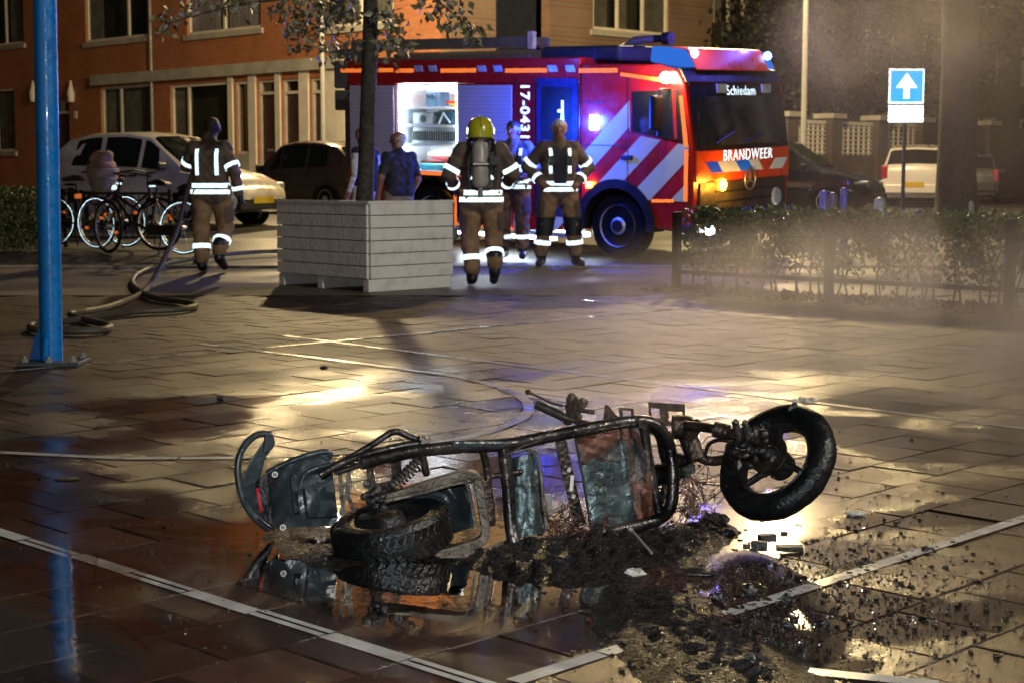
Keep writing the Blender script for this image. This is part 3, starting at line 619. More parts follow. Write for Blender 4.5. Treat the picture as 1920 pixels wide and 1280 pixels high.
# crew door, dark, with grab rail
o = sidepoly([(-1.66, .52), (-1.66, 2.24), (-2.3, 2.25), (-2.3, .5)], -.012, .012).build('crew_door', mat('dark_door_film', (.02, .026, .06), .3), truck)
hx, hz = S(1059, 208); MB().cyl((hx, -.05, hz-.13), (hx, -.05, hz+.13), .016).build('handle', M_['retro'], o); MB().bb(hx-.07, hx, -.06, -.03, hz-.02, hz+.015).build('handle_latch', M_['retro'], o)
# body behind: solid blocks round the open locker
LX0, LX1 = -4.73, -3.62; ZB, ZT = 1.02, 2.18
MB().bb(-5.62, LX0, .02, WT-.02, .45, ZT).build('rear_body', M_['red'], truck, bevel=.01)
MB().bb(LX1, -2.7, .02, WT-.02, .3, ZT).build('middle_body', M_['red'], truck, bevel=.01)
MB().bb(-5.62, -1.64, .0, WT, ZT+.002, 2.5).build('roof_band', M_['red'], truck, bevel=.02)
lk = MB().bb(LX0, LX1, .62, WT-.02, ZB, ZT).build('locker', M_['inner'], truck)
MB().bb(LX0+.001, LX1-.001, .03, .62, ZB-.05, ZB).build('locker_floor', M_['inner'], lk)
MB().bb(LX0+.001, LX0+.03, .03, .62, ZB, ZT).build('locker_side', M_['inner'], lk); MB().bb(LX1-.03, LX1-.001, .03, .62, ZB, ZT).build('locker_side', M_['inner'], lk)
for z in (1.36, 1.62, 1.86): MB().bb(LX0+.03, LX1-.03, .1, .62, z-.018, z+.012).build('shelf', M_['inner'], lk)
for a, b in ((LX0+.1, -4.2), (-4.16, LX1-.08)): MB().bb(a, b, .03, .08, ZT-.075, ZT-.03).build('strip_light', E_['white'], lk)
MB().bb(LX0+.035, LX0+.07, .05, .09, ZB+.05, ZT-.1).build('strip_light', E_['white'], lk); MB().bb(LX1-.07, LX1-.035, .05, .09, ZB+.05, ZT-.1).build('strip_light', E_['white'], lk)
point_light('locker_light', TM @ Vector((-4.18, .3, 2.03)), (.8, .93, 1), 13, .08); point_light('locker_light', TM @ Vector((-4.18, .2, 1.28)), (.8, .93, 1), 8, .08)
# below the locker: wheel arch panel
sidepoly([(LX0, .5), (LX0, ZB-.06), (LX1, ZB-.06), (LX1, .42)]+arc(-4.1, .42, .5, 4, 176), .03, .5).build('wheel_arch', M_['dark'], truck)
MB().bb(LX0, LX1, -.005, .03, ZB-.06, ZB-.01).build('locker_sill', M_['retro_o'], truck)
# shutters: ribbed
def shutter(x0, x1, z0, z1):
    mb = MB(); n = int((z1-z0)/.05)
    for k in range(n): mb.bb(x0, x1, -.004 if k % 2 else .002, .018, z0+(z1-z0)*k/n, z0+(z1-z0)*(k+1)/n-.003)
    mb.build('shutter', M_['shutter'], truck); 
shutter(-5.58, LX0-.03, .98, ZT-.02); shutter(LX1+.02, -2.72, 1.0, ZT-.02)
for x0, x1 in ((-5.6, LX0), (LX1+.0, -2.7)): MB().bb(x0, x1, -.01, .0, .955, .975).build('trim', M_['tread'], truck)
# lower red box between the wheels with its orange outline, steps
MB().bb(-3.56, -2.72, -.012, .018, .34, .93).build('lower_locker', M_['red'], truck, bevel=.006)
for (a, b, c, d) in ((-3.68, -3.65, .34, .95), (-3.68, -2.72, .31, .338)): MB().bb(a, b, -.02, .01, c, d).build('edge_tape', M_['retro_o'], truck)
MB().bb(-2.66, -1.66, -.02, .3, .24, .3).build('step', M_['tread'], truck)
def stripes(x0, x1, zfun, holes, phase, y, name, period=.62, slope=1.0):
    """diagonal white bars clipped to a column strip mask"""
    NX = 90; dx = (x1-x0)/NX
    for k in range(-8, 30):
        c0 = phase+k*period; mb = MB()
        lo, hi = [], []
        for i in range(NX+1):
            x = x0+dx*i; zl, zh = zfun(x); a = max(zl, min(zh, (x-c0)*slope)); b = max(zl, min(zh, (x-c0)*slope+period*.52)); lo.append((x, a)); hi.append((x, b))
        for i in range(NX):
            if hi[i][1]-lo[i][1] > 1e-4 or hi[i+1][1]-lo[i+1][1] > 1e-4:
                mb.add([(lo[i][0], y, lo[i][1]), (lo[i+1][0], y, lo[i+1][1]), (hi[i+1][0], y, hi[i+1][1]), (hi[i][0], y, hi[i][1])], [(0, 1, 2, 3)])
        if mb.f: mb.build(name, M_['retro_w'], truck)
def cabz(x):
    a = max(0, .56**2-(x+1.07)**2)**.5 if abs(x+1.07) < .56 else 0
    zl = max(.77, .43+a) if x > -1.62 else .77
    top = 1.45-.12*(x+.1)/.8 if x > -.88 else 2.12+.42*(x+.88)*1.9
    return zl, max(zl, top)
stripes(-1.6, -.03, cabz, None, -2.62, -.006, 'chevron_stripe', .62, .95)
stripes(-2.66, -1.66, lambda x: (.31, .5), None, -2.92, -.02, 'step_stripe', .6, .95)
# arch lip, wheels
def ring(cx, cz, r0, r1, a0, a1, y0, y1, n=20):
    o, i = arc(cx, cz, r1, a0, a1, n), arc(cx, cz, r0, a0, a1, n); return sidepoly(o+i[::-1], y0, y1)
mb = ring(-1.07, .43, .47, .58, 185, -5, -.05, .2); mb.build('wheel_arch', M_['dark'], truck, smooth=True)
def truck_wheel(cx, y0=.03, flip=1):
    c = Vector((cx, y0, .425)); w = MB().lathe(c, (0, 1, 0), [(0.02, .26), (0, .3), (.01, .39), (.05, .42), (.2, .425), (.24, .4), (.25, .3)], 36).build('wheel', M_['tyre'], truck, smooth=True)
    MB().lathe(c, (0, 1, 0), [(-.005, .262), (.03, .25), (.05, .2), (.12, .19), (.12, .12), (.02, .11), (0., .09), (-.01, .0)], 30, False).build('rim', M_['alurim'], w, smooth=True)
    MB().lathe(c, (0, 1, 0), [(-.025, .0), (-.025, .07), (.02, .085)], 16, False).build('hub_cap', M_['dark'], w, smooth=True)
    for k in range(8):
        g = k*math.pi/4; q = c+Vector((math.cos(g)*.155, .1, math.sin(g)*.155)); MB().cyl(q, q-Vector((0, .05, 0)), .017, n=6).build('wheel_nut', M_['dark'], w)
    return w
truck_wheel(-1.07); truck_wheel(-4.1); truck_wheel(-1.07, WT-.3); truck_wheel(-4.1, WT-.3)
MB().bb(-5.5, -.2, .4, WT-.4, .4, .7).build('chassis', M_['dark'], truck)
# cab side window, pillar tape, mirror, handle
sw = [S(1186, 172), S(1186, 246), S(1282, 268), S(1274, 168)]
o = MB().prism([(x, -.008, z) for x, z in sw], (0, .012, 0)).build('side_window', M_['glass'], truck)
MB().prism([(x, -.014, z) for x, z in (S(1262, 170), S(1265, 262), S(1270, 262), S(1267, 170))], (0, .006, 0)).build('window_divider', M_['red'], o)
MB().prism([(x, -.012, z) for x, z in (S(1274, 180), S(1283, 276), S(1291, 276), S(1281, 180))], (0, .008, 0)).build('pillar_tape', M_['retro_o'], truck)
MB().prism([(x, -.012, z) for x, z in (S(1284, 281), S(1282, 378), S(1289, 378), S(1291, 281))], (0, .008, 0)).build('pillar_tape', M_['retro_o'], truck)
MB().prism([(x, -.012, z) for x, z in (S(1222, 374), S(1222, 380), S(1264, 380), S(1264, 374))], (0, .008, 0)).build('sill_tape', M_['retro_o'], truck)
hx, hz = S(1180, 296); MB().bb(hx-.1, hx+.06, -.05, .0, hz-.03, hz+.03).build('door_handle', M_['dark'], truck, bevel=.01)
hx, hz = S(1250, 215); o = MB().box((hx+.02, -.26, hz+.02), (.09, .2, .42)).build('mirror', M_['dark'], truck, bevel=.03)
MB().tube([(hx+.05, 0, hz+.3), (hx+.05, -.24, hz+.3), (hx+.04, -.25, hz-.25), (hx, 0, hz-.3)], .014, 6).build('mirror_arm', M_['dark'], o, smooth=True)
for pts in ([(-1.6, 2.3), (-1.6, .8)], [(-.9, 2.3), (-.9, .95)], [(-1.6, 1.42), (-.9, 1.42)], [(-1.6, 1.95), (-1.25, 1.95)]):
    A, B_ = pts; MB().bar((A[0], -.0095, A[1]), (B_[0], -.0095, B_[1]), .008, .003, (0, 1, 0)).build('panel_seam', M_['dark'], truck)
for x in (-2.62, -2.34, -1.66): MB().bb(x-.006, x+.006, -.016, -.012, .5, 2.25).build('panel_seam', M_['dark'], truck)
for z in (.72, 1.1): MB().bb(-2.28, -1.68, -.018, -.013, z, z+.01).build('panel_seam', M_['dark'], truck)
MB().prism([(x, -.0165, z) for x, z in ((-2.22, 1.45), (-1.74, 1.45), (-1.74, 2.12), (-2.22, 2.14))], (0, .004, 0)).build('crew_window', M_['glass'], truck)
# roof edge tape and marker lamps
for x0, x1 in ((640, 738), (743, 776), (827, 893), (948, 1026), (1086, 1158)):
    a, b = S(x0, 133), S(x1, 133); MB().bb(a[0], b[0], -.012, .004, a[1]-.028, a[1]+.028).build('roof_tape', M_['retro_o'], truck)
MB().prism([(x, -.012, z) for x, z in (S(1164, 136), S(1164, 143), S(1240, 154), S(1240, 147))], (0, .01, 0)).build('roof_tape', M_['retro_o'], truck)
for x in (786, 812, 904, 934, 1037, 1070):
    a = S(x, 129); MB().prism([(a[0]-.08, -.015, a[1]+.04), (a[0]+.05, -.015, a[1]+.04), (a[0]+.08, -.015, a[1]-.04), (a[0]-.05, -.015, a[1]-.04)], (0, .014, 0)).build('marker_lamp', E_['grey'], truck)
# blue strobe on the cab corner, amber side lamps, bright work lamp
a = S(1116, 230); MB().bb(a[0]-.05, a[0]+.05, -.05, .0, a[1]-.09, a[1]+.09).build('strobe_lamp', E_['blue'], truck); point_light('strobe_light', TM @ Vector((a[0]-.25, -.42, a[1])), (.012, .06, 1), 150, .06)
point_light('strobe_light', TM @ Vector((-2.0, -.5, 2.55)), (.03, .08, 1), 10, .05)
for x, y in ((1108, 346), (846, 328)):
    a = S(x, y); MB().bb(a[0]-.035, a[0]+.035, -.06, -.02, a[1]-.04, a[1]+.03).build('side_lamp', E_['amber'], truck)
a = S(1254, 146); MB().lathe((a[0], -.06, a[1]), (.6, -1, 0), [(0, .07), (.05, .07)], 14).build('corner_lamp', E_['warm'], truck); point_light('corner_light', TM @ Vector((a[0]+.08, -.25, a[1])), (1, .75, .45), 22, .06)
# under-body work light washing the street
o = MB().bb(-3.6, -2.0, -.03, .03, .2, .235).build('ground_light', emit('ground_light', (.8, .92, 1), 18), truck)
d = bpy.data.lights.new('ground_wash', 'AREA'); d.shape = 'RECTANGLE'; d.size = 2.6; d.size_y = .1; d.energy = 60; d.color = (.8, .92, 1)
lo_ = bpy.data.objects.new('ground_wash', d); COL.objects.link(lo_); lo_.matrix_world = TM @ Matrix.Translation((-2.9, .25, .3)) @ Matrix.Rotation(math.radians(-25), 4, 'X')
M_['retro_t'] = retro('reflective_letters', (.8, .84, .8), .8, .34, (.7, .7, .68))
# text helper
def text(s, M, size, m, parent, name='lettering', bold=.012, ext=.002):
    c = bpy.data.curves.new(name, 'FONT'); c.body = s; c.size = size; c.align_x = 'CENTER'; c.align_y = 'CENTER'; c.extrude = ext; c.offset = bold; c.space_character = 1.12; c.materials.append(m)
    o = bpy.data.objects.new(name, c); COL.objects.link(o); me = bpy.data.meshes.new_from_object(o.evaluated_get(bpy.context.evaluated_depsgraph_get()))
    bpy.data.objects.remove(o); me.name = name; me.materials.clear(); r = obj(name, me, m, parent); r.matrix_local = M; return r
def frame_(o, x, y):
    x, y = Vector(x).normalized(), Vector(y).normalized(); z = x.cross(y); return Matrix(((x.x, y.x, z.x, o[0]), (x.y, y.y, z.y, o[1]), (x.z, y.z, z.z, o[2]), (0, 0, 0, 1)))
a = S(984, 210); text('17-0431', frame_((a[0], -.004, a[1]), (0, 0, -1), (1, 0, 0)), .2, M_['retro'], truck, bold=.006)
# ---- front
o = MB().add([(-.012, .1, 1.4), (-.012, WT-.06, 1.4), (-.118, WT-.12, 2.2), (-.118, .14, 2.2)], [(0, 1, 2, 3)])
fx = lambda z: .03 if z < 1.36 else (.03-.06*(z-1.36)/.39 if z < 1.75 else -.03-.07*(z-1.75)/.41)
def frontpoly(pts, d=.012): return MB().prism([(fx(z)+.004, y, z) for y, z in pts], (d, 0, 0))
ws = frontpoly([(.06, 1.38), (WT-.05, 1.38), (WT-.04, 1.75), (WT-.08, 2.17), (.08, 2.17), (.05, 1.75)], .006).build('windscreen_surround', M_['dark'], truck)
frontpoly([(.16, 1.43), (WT-.2, 1.43), (WT-.16, 1.75), (WT-.2, 2.02), (.2, 2.02), (.15, 1.75)], .012).build('windscreen', mat('windscreen_glass', (.02, .022, .024), .08, 0, .4, 1.3, 0, 10, (.13, .115, .09), lo=.4, hi=.7), ws)  # brown blotches painted into the colour stand in for the view through
MB().prism([(-.11, .03, 2.175), (-.085, .03, 2.185), (-.17, .03, 2.345), (-.24, .03, 2.365), (-.2, .03, 2.3)], (0, WT-.06, 0)).build('sun_visor', M_['dark'], truck, bevel=.01)
for k, (p, q) in enumerate((((.5, 1.45), (.95, 1.58)), ((1.2, 1.45), (1.7, 1.56)))): MB().tube([(fx(1.45)+.03, p[0], p[1]), (fx(1.55)+.03, q[0], q[1])], .012, 6).build('wiper', M_['dark'], ws)
a = Fp(1399, 168); text('Schiedam', frame_((fx(2.1)+.02, a[0], 2.085), (0, 1, 0), (-.17, 0, 1)), .17, M_['retro'], truck, bold=.0)
for x in (1363, 1446): a = Fp(x, 157); MB().bb(fx(2.1), fx(2.1)+.025, a[0]-.11, a[0]+.11, 2.06, 2.17).build('roof_lamp', E_['grey'], truck)
MB().bb(.002, .046, .05, WT-.02, 1.0, 1.375).build('front_panel', M_['orange'], truck, bevel=.012)
a = Fp(1403, 291, .05); text('BRANDWEER', frame_((.049, a[0], 1.295), (0, 1, 0), (0, 0, 1)), .19, M_['retro'], truck, bold=.0)
for k, (y0, y1, t) in enumerate(((.28, .55, 'b'), (.55, .98, 'w'), (.98, 1.3, 'b'), (1.3, 1.55, 'w'))): MB().prism([(.0475, y0+.12, 1.1), (.0475, y1+.118, 1.1), (.0475, y1-.022, 1.235), (.0475, y0-.02, 1.235)], (.004, 0, 0)).build('front_stripe', M_['retro_b' if t == 'b' else 'retro_w'], truck)
MB().prism([(.0475, 1.82, 1.1), (.0475, 2.16, 1.1), (.0475, 2.3, 1.235), (.0475, 1.98, 1.235)], (.004, 0, 0)).build('front_stripe', M_['retro_w'], truck)
gr = MB().bb(.0, .05, .14, WT-.1, .5, .992).build('grille', mat('grille_bronze', (.09, .075, .06), .4, .5), truck, bevel=.01)
for z in (.62, .74, .86): MB().bb(.05, .062, .5, WT-.4, z, z+.02).build('slat', M_['dark'], gr)
MB().bb(-.2, .08, -.01, WT, .3, .497).build('bumper', M_['dark'], truck, bevel=.03)
a = Fp(1405, 336, .06); st = MB().torus((.07, a[0], a[1]), (1, 0, 0), .13, .014, 30, 6).build('star_emblem', M_['tread'], truck, smooth=True)
for k in range(3):
    g = math.pi/2+k*2*math.pi/3; MB().tube([(.07, a[0], a[1]), (.07, a[0]+math.cos(g)*.125, a[1]+math.sin(g)*.125)], [.022, .005], 6).build('emblem_ray', M_['tread'], st)
a = Fp(1355, 347, .06); MB().lathe((.055, a[0], a[1]), (1, 0, 0), [(0, .075), (.02, .07)], 16).build('indicator_lamp', E_['amber'], truck); point_light('indicator_light', TM @ Vector((.3, a[0], a[1])), (1, .45, .04), 13, .06)
a = Fp(1455, 368, .06); MB().lathe((.055, a[0], a[1]), (1, 0, 0), [(0, .12), (.03, .1)], 16).build('headlamp', E_['grey'], truck)
for y in (.25, WT-.3): MB().bb(.08, .1, y-.16, y+.16, .36, .46).build('bumper_headlamp', E_['hl'], truck)
# ---- roof
o = MB().prism([(-.12, .3, 2.33), (-.5, .3, 2.43), (-.5, .3, 2.62), (-.25, .3, 2.6)], (0, WT-.6, 0)).build('light_bar_housing', M_['orange'], truck, bevel=.02)
for y0, y1 in ((.02, .5), (WT-.55, WT-.08)):
    MB().prism([(-.14, y0, 2.36), (-.62, y0, 2.43), (-.6, y0, 2.62), (-.28, y0, 2.58)], (0, y1-y0, 0)).build('blue_beacon', E_['bluedome'], truck, bevel=.03)
    point_light('beacon_light', TM @ Vector((-.1, (y0+y1)/2+.1, 2.85)), (.16, .13, 1), 55 if y0 < 1 else 15, .07)
    MB().ball((-.2, (y0+y1)/2+.1, 2.53), .05).build('beacon_bulb', E_['blue'], truck)
a = S(1017, 115, .35); b = S(1165, 85, .35); MB().bb(a[0], b[0], .3, 1.4, 2.45, b[1]).build('roof_box', M_['dkblue'], truck, bevel=.04)
a, b = S(625, 95, .3), S(998, 80, .3)
ld = MB(); zl = (a[1]+b[1])/2
for y in (.22, .62):
    ld.bb(-5.75, b[0], y, y+.05, zl-.03, zl+.1); ld.bb(-5.75, b[0], y+.01, y+.04, zl-.2, zl-.14)
ldo = ld.build('ladder', M_['tread'], truck)
for k in range(12): MB().cyl((-5.6+k*.27, .25, zl+.02), (-5.6+k*.27, .65, zl+.02), .018, n=8).build('rung', M_['tread'], ldo)
MB().bb(b[0], b[0]+.08, .2, .28, zl-.06, zl+.16).build('ladder_end', mat('cream_paint', (.6, .55, .42), .6), ldo)
for x in (-5.3, -4.2, -3.0): MB().bb(x, x+.1, .2, .7, 2.5, zl-.2).build('ladder_rest', M_['dkgrey'], ldo)
MB().bb(-5.4, -2.9, .8, 2.1, 2.5, 2.62).build('roof_chest', M_['tread'], truck)
n0 = S(1240, 112, 1.0); mo = MB().tube([(n0[0]-.6, 1.0, 2.42), (n0[0]-.6, 1.0, 2.62), (n0[0]-.4, 1.0, 2.72), (n0[0]-.1, 1.0, 2.74)], [.07, .06, .06, .05], 10).build('water_monitor', M_['tread'], truck, smooth=True)
MB().lathe((n0[0]-.1, 1.0, 2.74), (1, 0, 0), [(0, .05), (.12, .05), (.13, .08), (.24, .085)], 12).build('nozzle', M_['dark'], mo, smooth=True)
MB().bb(n0[0]-.9, n0[0]-.3, .7, 1.3, 2.425, 2.5).build('monitor_base', M_['dkgrey'], mo)
# gear in the open locker: things of their own
def gear(name, label, cat, mb, m, **kw):
    t = thing(name, label, cat, TM); mb.build('case' if 'case' in name or 'crate' in name else 'body', m, t, **kw); return t
M_['navy'] = mat('navy_case', (.04, .09, .16), .5); M_['cyan'] = mat('cyan_bag', (.05, .4, .45), .6); M_['lgrey'] = mat('light_grey_case', (.35, .4, .45), .5); M_['yel'] = mat('yellow_bag', (.6, .5, .05), .6)
g = gear('equipment_case', 'blue upright case on the top shelf of the lit locker', 'case', MB().bb(-4.35, -4.14, .2, .45, 1.875, 2.07), M_['navy']); MB().tube([(-4.3, .19, 2.0), (-4.3, .16, 2.03), (-4.2, .16, 2.03), (-4.2, .19, 2.0)], .01, 6).build('handle', M_['dark'], g)
g = gear('tool_pouch', 'yellow pouch lying on the top shelf of the lit locker', 'pouch', MB().ball((-3.88, .3, 1.92), (.13, .1, .045)), M_['yel'], smooth=True); MB().bb(-3.98, -3.8, .19, .21, 1.92, 1.95).build('strap', M_['red'], g)
g = gear('portable_pump', 'dark portable unit with a white triangular frame on the second shelf', 'pump', MB().bb(-4.12, -3.86, .2, .5, 1.64, 1.8), M_['navy']); MB().tube([(-4.1, .18, 1.65), (-4.02, .18, 1.79), (-3.9, .18, 1.66)], .015, 6).build('guard', M_['inner'], g)
g = gear('storage_crate', 'grey crate with round openings on the second shelf of the locker', 'crate', MB().bb(-4.58, -4.22, .2, .5, 1.64, 1.79), M_['lgrey']); MB().lathe((-4.4, .19, 1.71), (0, 1, 0), [(0, .05), (.02, .05)], 12).build('opening', M_['dark'], g)
g = gear('hose_reel_unit', 'steel hose basket with upright ribs on the third shelf of the locker', 'hose basket', MB().bb(-4.6, -3.75, .2, .55, 1.375, 1.42), M_['lgrey'])
for k in range(20): MB().bb(-4.58+k*.042, -4.565+k*.042, .18, .2, 1.42, 1.54).build('rib', M_['dkgrey'], g)
MB().bb(-4.6, -3.75, .22, .55, 1.54, 1.59).build('top_tray', M_['lgrey'], g)
g = gear('rescue_bag', 'turquoise bag on the locker floor under white folded sheets', 'bag', MB().bb(-4.4, -3.7, .1, .4, 1.025, 1.11), M_['cyan'], bevel=.03); MB().bb(-4.4, -3.9, .14, .42, 1.115, 1.14).build('strap', M_['red'], g)
g = gear('folded_sheet', 'white folded sheets lying on the turquoise bag in the locker', 'sheets', MB().ball((-4.05, .35, 1.22), (.42, .16, .08)), M_['inner'], smooth=True)

# ================================================================ CARS
def make_car(name, label, M, paint, L=4.0, Wd=1.68, hgt=1.46, hatch=.12, hood=.98, plate=None, lights=True, rear_red=True):
    """body lofted through cross-sections; x runs from the tail (0) to the nose (L)"""
    t = thing(name, label, 'car', M, 'parked cars'); w = Wd/2; bl = hgt*.6
    st = [(0, .36, bl-.12, bl-.06, .86, .8), (.06, .25, bl, bl+.1, .95, .84), (hatch*L+.1, .2, bl+.03, hgt-.1, 1., .72), (.28*L, .18, bl+.02, hgt-.01, 1, .74), (.46*L, .18, bl, hgt, 1, .74), (.58*L, .18, bl-.02, hgt-.07, 1, .72), (L-hood-.02, .18, bl-.04, bl+.03, 1, .82), (L-.45, .2, bl-.12, bl-.08, .97, .84), (L-.1, .24, bl-.25, bl-.2, .88, .75), (L, .32, bl-.36, bl-.33, .78, .65)]
    def sec(s):
        x, zb, zl, zt, k, kr = s; W = w*k
        h = [(W*.9, zb), (W, zb+.14), (W*1.01, (zb+zl)/2+.06), (W*.97, zl), (w*kr+.03, zt-.035), (w*kr-.05, zt), (0, zt+.02)]
        return [(x, -y, z) for y, z in h]+[(x, y, z) for y, z in h[-2::-1]]
    rows = [sec(s) for s in st]; n = len(rows[0]); mb = MB()
    mb.v = [Vector(p) for r in rows for p in r]
    mb.f = [(i*n+k, i*n+k+1, (i+1)*n+k+1, (i+1)*n+k) for i in range(len(rows)-1) for k in range(n-1)]+[tuple(range(n-1, -1, -1)), tuple((len(rows)-1)*n+k for k in range(n))]
    mb.f += [(i*n, (i+1)*n, (i+1)*n+n-1, i*n+n-1) for i in range(len(rows)-1)]
    b = mb.build('body', paint, t, smooth=True)
    def at(x):
        for p, q in zip(st, st[1:]):
            if p[0] <= x <= q[0]: f = (x-p[0])/(q[0]-p[0]); return tuple(a+(c-a)*f for a, c in zip(p, q))
    def side(x, f, sgn, o=.008):
        s = sec(at(x)); a, c = Vector(s[3]), Vector(s[4]); v = a.lerp(c, f); return Vector((v.x, sgn*(abs(v.y)+o), v.z))
    for sgn in (-1, 1):
        for x0, x1, x0t, x1t in ((hatch*L+.28, .335*L, hatch*L+.34, .335*L), (.36*L, .54*L, .36*L, .54*L), (.56*L, L-hood-.42, .56*L, .63*L)):
            xs = [x0+(x1-x0)*k/4 for k in range(5)]; v = [side(x, .08, sgn) for x in xs]+[side(min(max(x, x0t), x1t), .93, sgn) for x in xs]
            MB().add(v, [(k, k+1, k+6, k+5) for k in range(4)]).build('side_window', M_['carglass'], t)
    def across(xa, xb, ka, name):
        A, B = sec(at(xa)), sec(at(xb)); i = [4, 5, 6, 7, 8]; up = Vector((.0, 0, .012))
        v = [Vector(A[k])*1+up for k in i]+[Vector(B[k])+up for k in i]
        for q in v: q.y *= .93
        if name == 'rear_window':
            for q in v: q.x -= .012
        else:
            for q in v: q.x += .012
        MB().add(v, [(k, k+1, k+6, k+5) for k in range(4)]).build(name, M_['carglass'], t)
    across(.585*L, L-hood-.06, 1, 'windscreen'); across(.075, hatch*L+.06, 1, 'rear_window')
    for x in (.19*L, L-.8):
        for sgn in (-1, 1):
            c = Vector((x, sgn*(w-.17), .31)); ar = MB().lathe(c+Vector((0, sgn*.155, 0)), (0, sgn, 0), [(0, .37), (.022, .37)], 24).build('wheel_arch', M_['dark'], t)
            o = MB().lathe(c, (0, sgn, 0), [(0, .3), (.16, .31), (.19, .29), (.2, .22)], 24).build('wheel', M_['tyre'], t, smooth=True)
            MB().lathe(c+Vector((0, sgn*.19, 0)), (0, sgn, 0), [(0, .215), (.012, .2), (.0, .12), (.015, .05)], 16).build('rim', M_['alurim'], o, smooth=True)
    s0 = at(.03)
    for sgn in (-1, 1):
        MB().box((.06, sgn*(w*.87), bl-.06), (.14, .16, .34)).build('tail_lamp', M_['taillamp'], t, bevel=.03)
        MB().box((L-.22, sgn*(w*.72), bl-.27), (.3, .28, .13), Matrix.Rotation(sgn*-.25, 3, 'Z')).build('headlamp', E_['grey'], t, bevel=.03)
        MB().box((L-hood-.28, sgn*(w+.09), bl+.05), (.1, .2, .13)).build('mirror', M_['dark'], t, bevel=.03)
        for x in (.33*L, .52*L): MB().box((x, sgn*(w*1.0+.006), bl-.1), (.16, .03, .03)).build('door_handle', M_['dark'], t)
    MB().box((-.02, 0, .46), (.1, Wd*.86, .22)).build('bumper', M_['dark'] if paint is not M_['carwhite2'] else paint, t, bevel=.03)
    MB().box((L+.0, 0, .36), (.1, Wd*.74, .2)).build('bumper', M_['dark'] if paint is not M_['carwhite2'] else paint, t, bevel=.03)
    if plate:
        MB().box((-.075, 0, .56), (.015, .52, .12)).build('number_plate', M_['retro_y'], t); MB().box((-.084, .24, .56), (.006, .045, .12)).build('plate_band', M_['retro_b'], t)
        MB().box((L+.056, 0, .42), (.012, .52, .11)).build('number_plate', M_['retro_y'], t)
    return t
M_['carglass'] = glass('car_glass', (.01, .012, .011), .06); M_['carwhite'] = mat('silver_white_paint', (.72, .68, .62), .25, .1, .06, 2, 0, coat=.6); M_['carwhite2'] = mat('white_car_paint', (.66, .62, .62), .28, 0, .05, 2, 0, coat=.6)
M_['carblack'] = mat('black_car_paint', (.016, .02, .03), .2, .1, .1, 2, 0, coat=.8); M_['cardark'] = mat('dark_brown_car_paint', (.07, .05, .045), .3, .1, .1, 2, 0, coat=.5); M_['cargrey'] = mat('grey_car_paint', (.12, .12, .13), .3, .2, .1, 2, 0, coat=.5)
M_['taillamp'] = mat('tail_lamp_red', (.3, .01, .015), .2, 0, .2, 8, .05)
def carM(x, y, Y, yaw): p = px(x, y, Y); p.z = zg(Y)-.03; return place(p, math.radians(yaw))
make_car('parked_car', 'silver white hatchback parked behind the bicycles', carM(135, 400, 27.6, -28), M_['carwhite'], 4.0, 1.66, 1.5, plate=True)
make_car('parked_car', 'dark brown hatchback parked between the planter and the house', carM(712, 380, 33.0, 142), M_['cardark'], 3.8, 1.65, 1.5)
make_car('parked_car', 'black saloon parked beside the front of the fire engine', carM(1272, 380, 32.5, -24), M_['carblack'], 4.0, 1.66, 1.5, hood=.95)
kp = px(1712, 380, 39.6); kp.z = zg(40)-.03
make_car('parked_car', 'small white hatchback seen from behind with a yellow plate', kp_ if False else Matrix.Translation(kp) @ Matrix.Rotation(math.radians(72), 4, 'Z'), M_['carwhite2'], 3.6, 1.62, 1.55, hatch=.07, plate=True)
make_car('parked_car', 'grey car whose front shows past the thick tree trunk', carM(1816, 380, 44, 74), M_['cargrey'], 3.2, 1.6, 1.4, hood=.8)

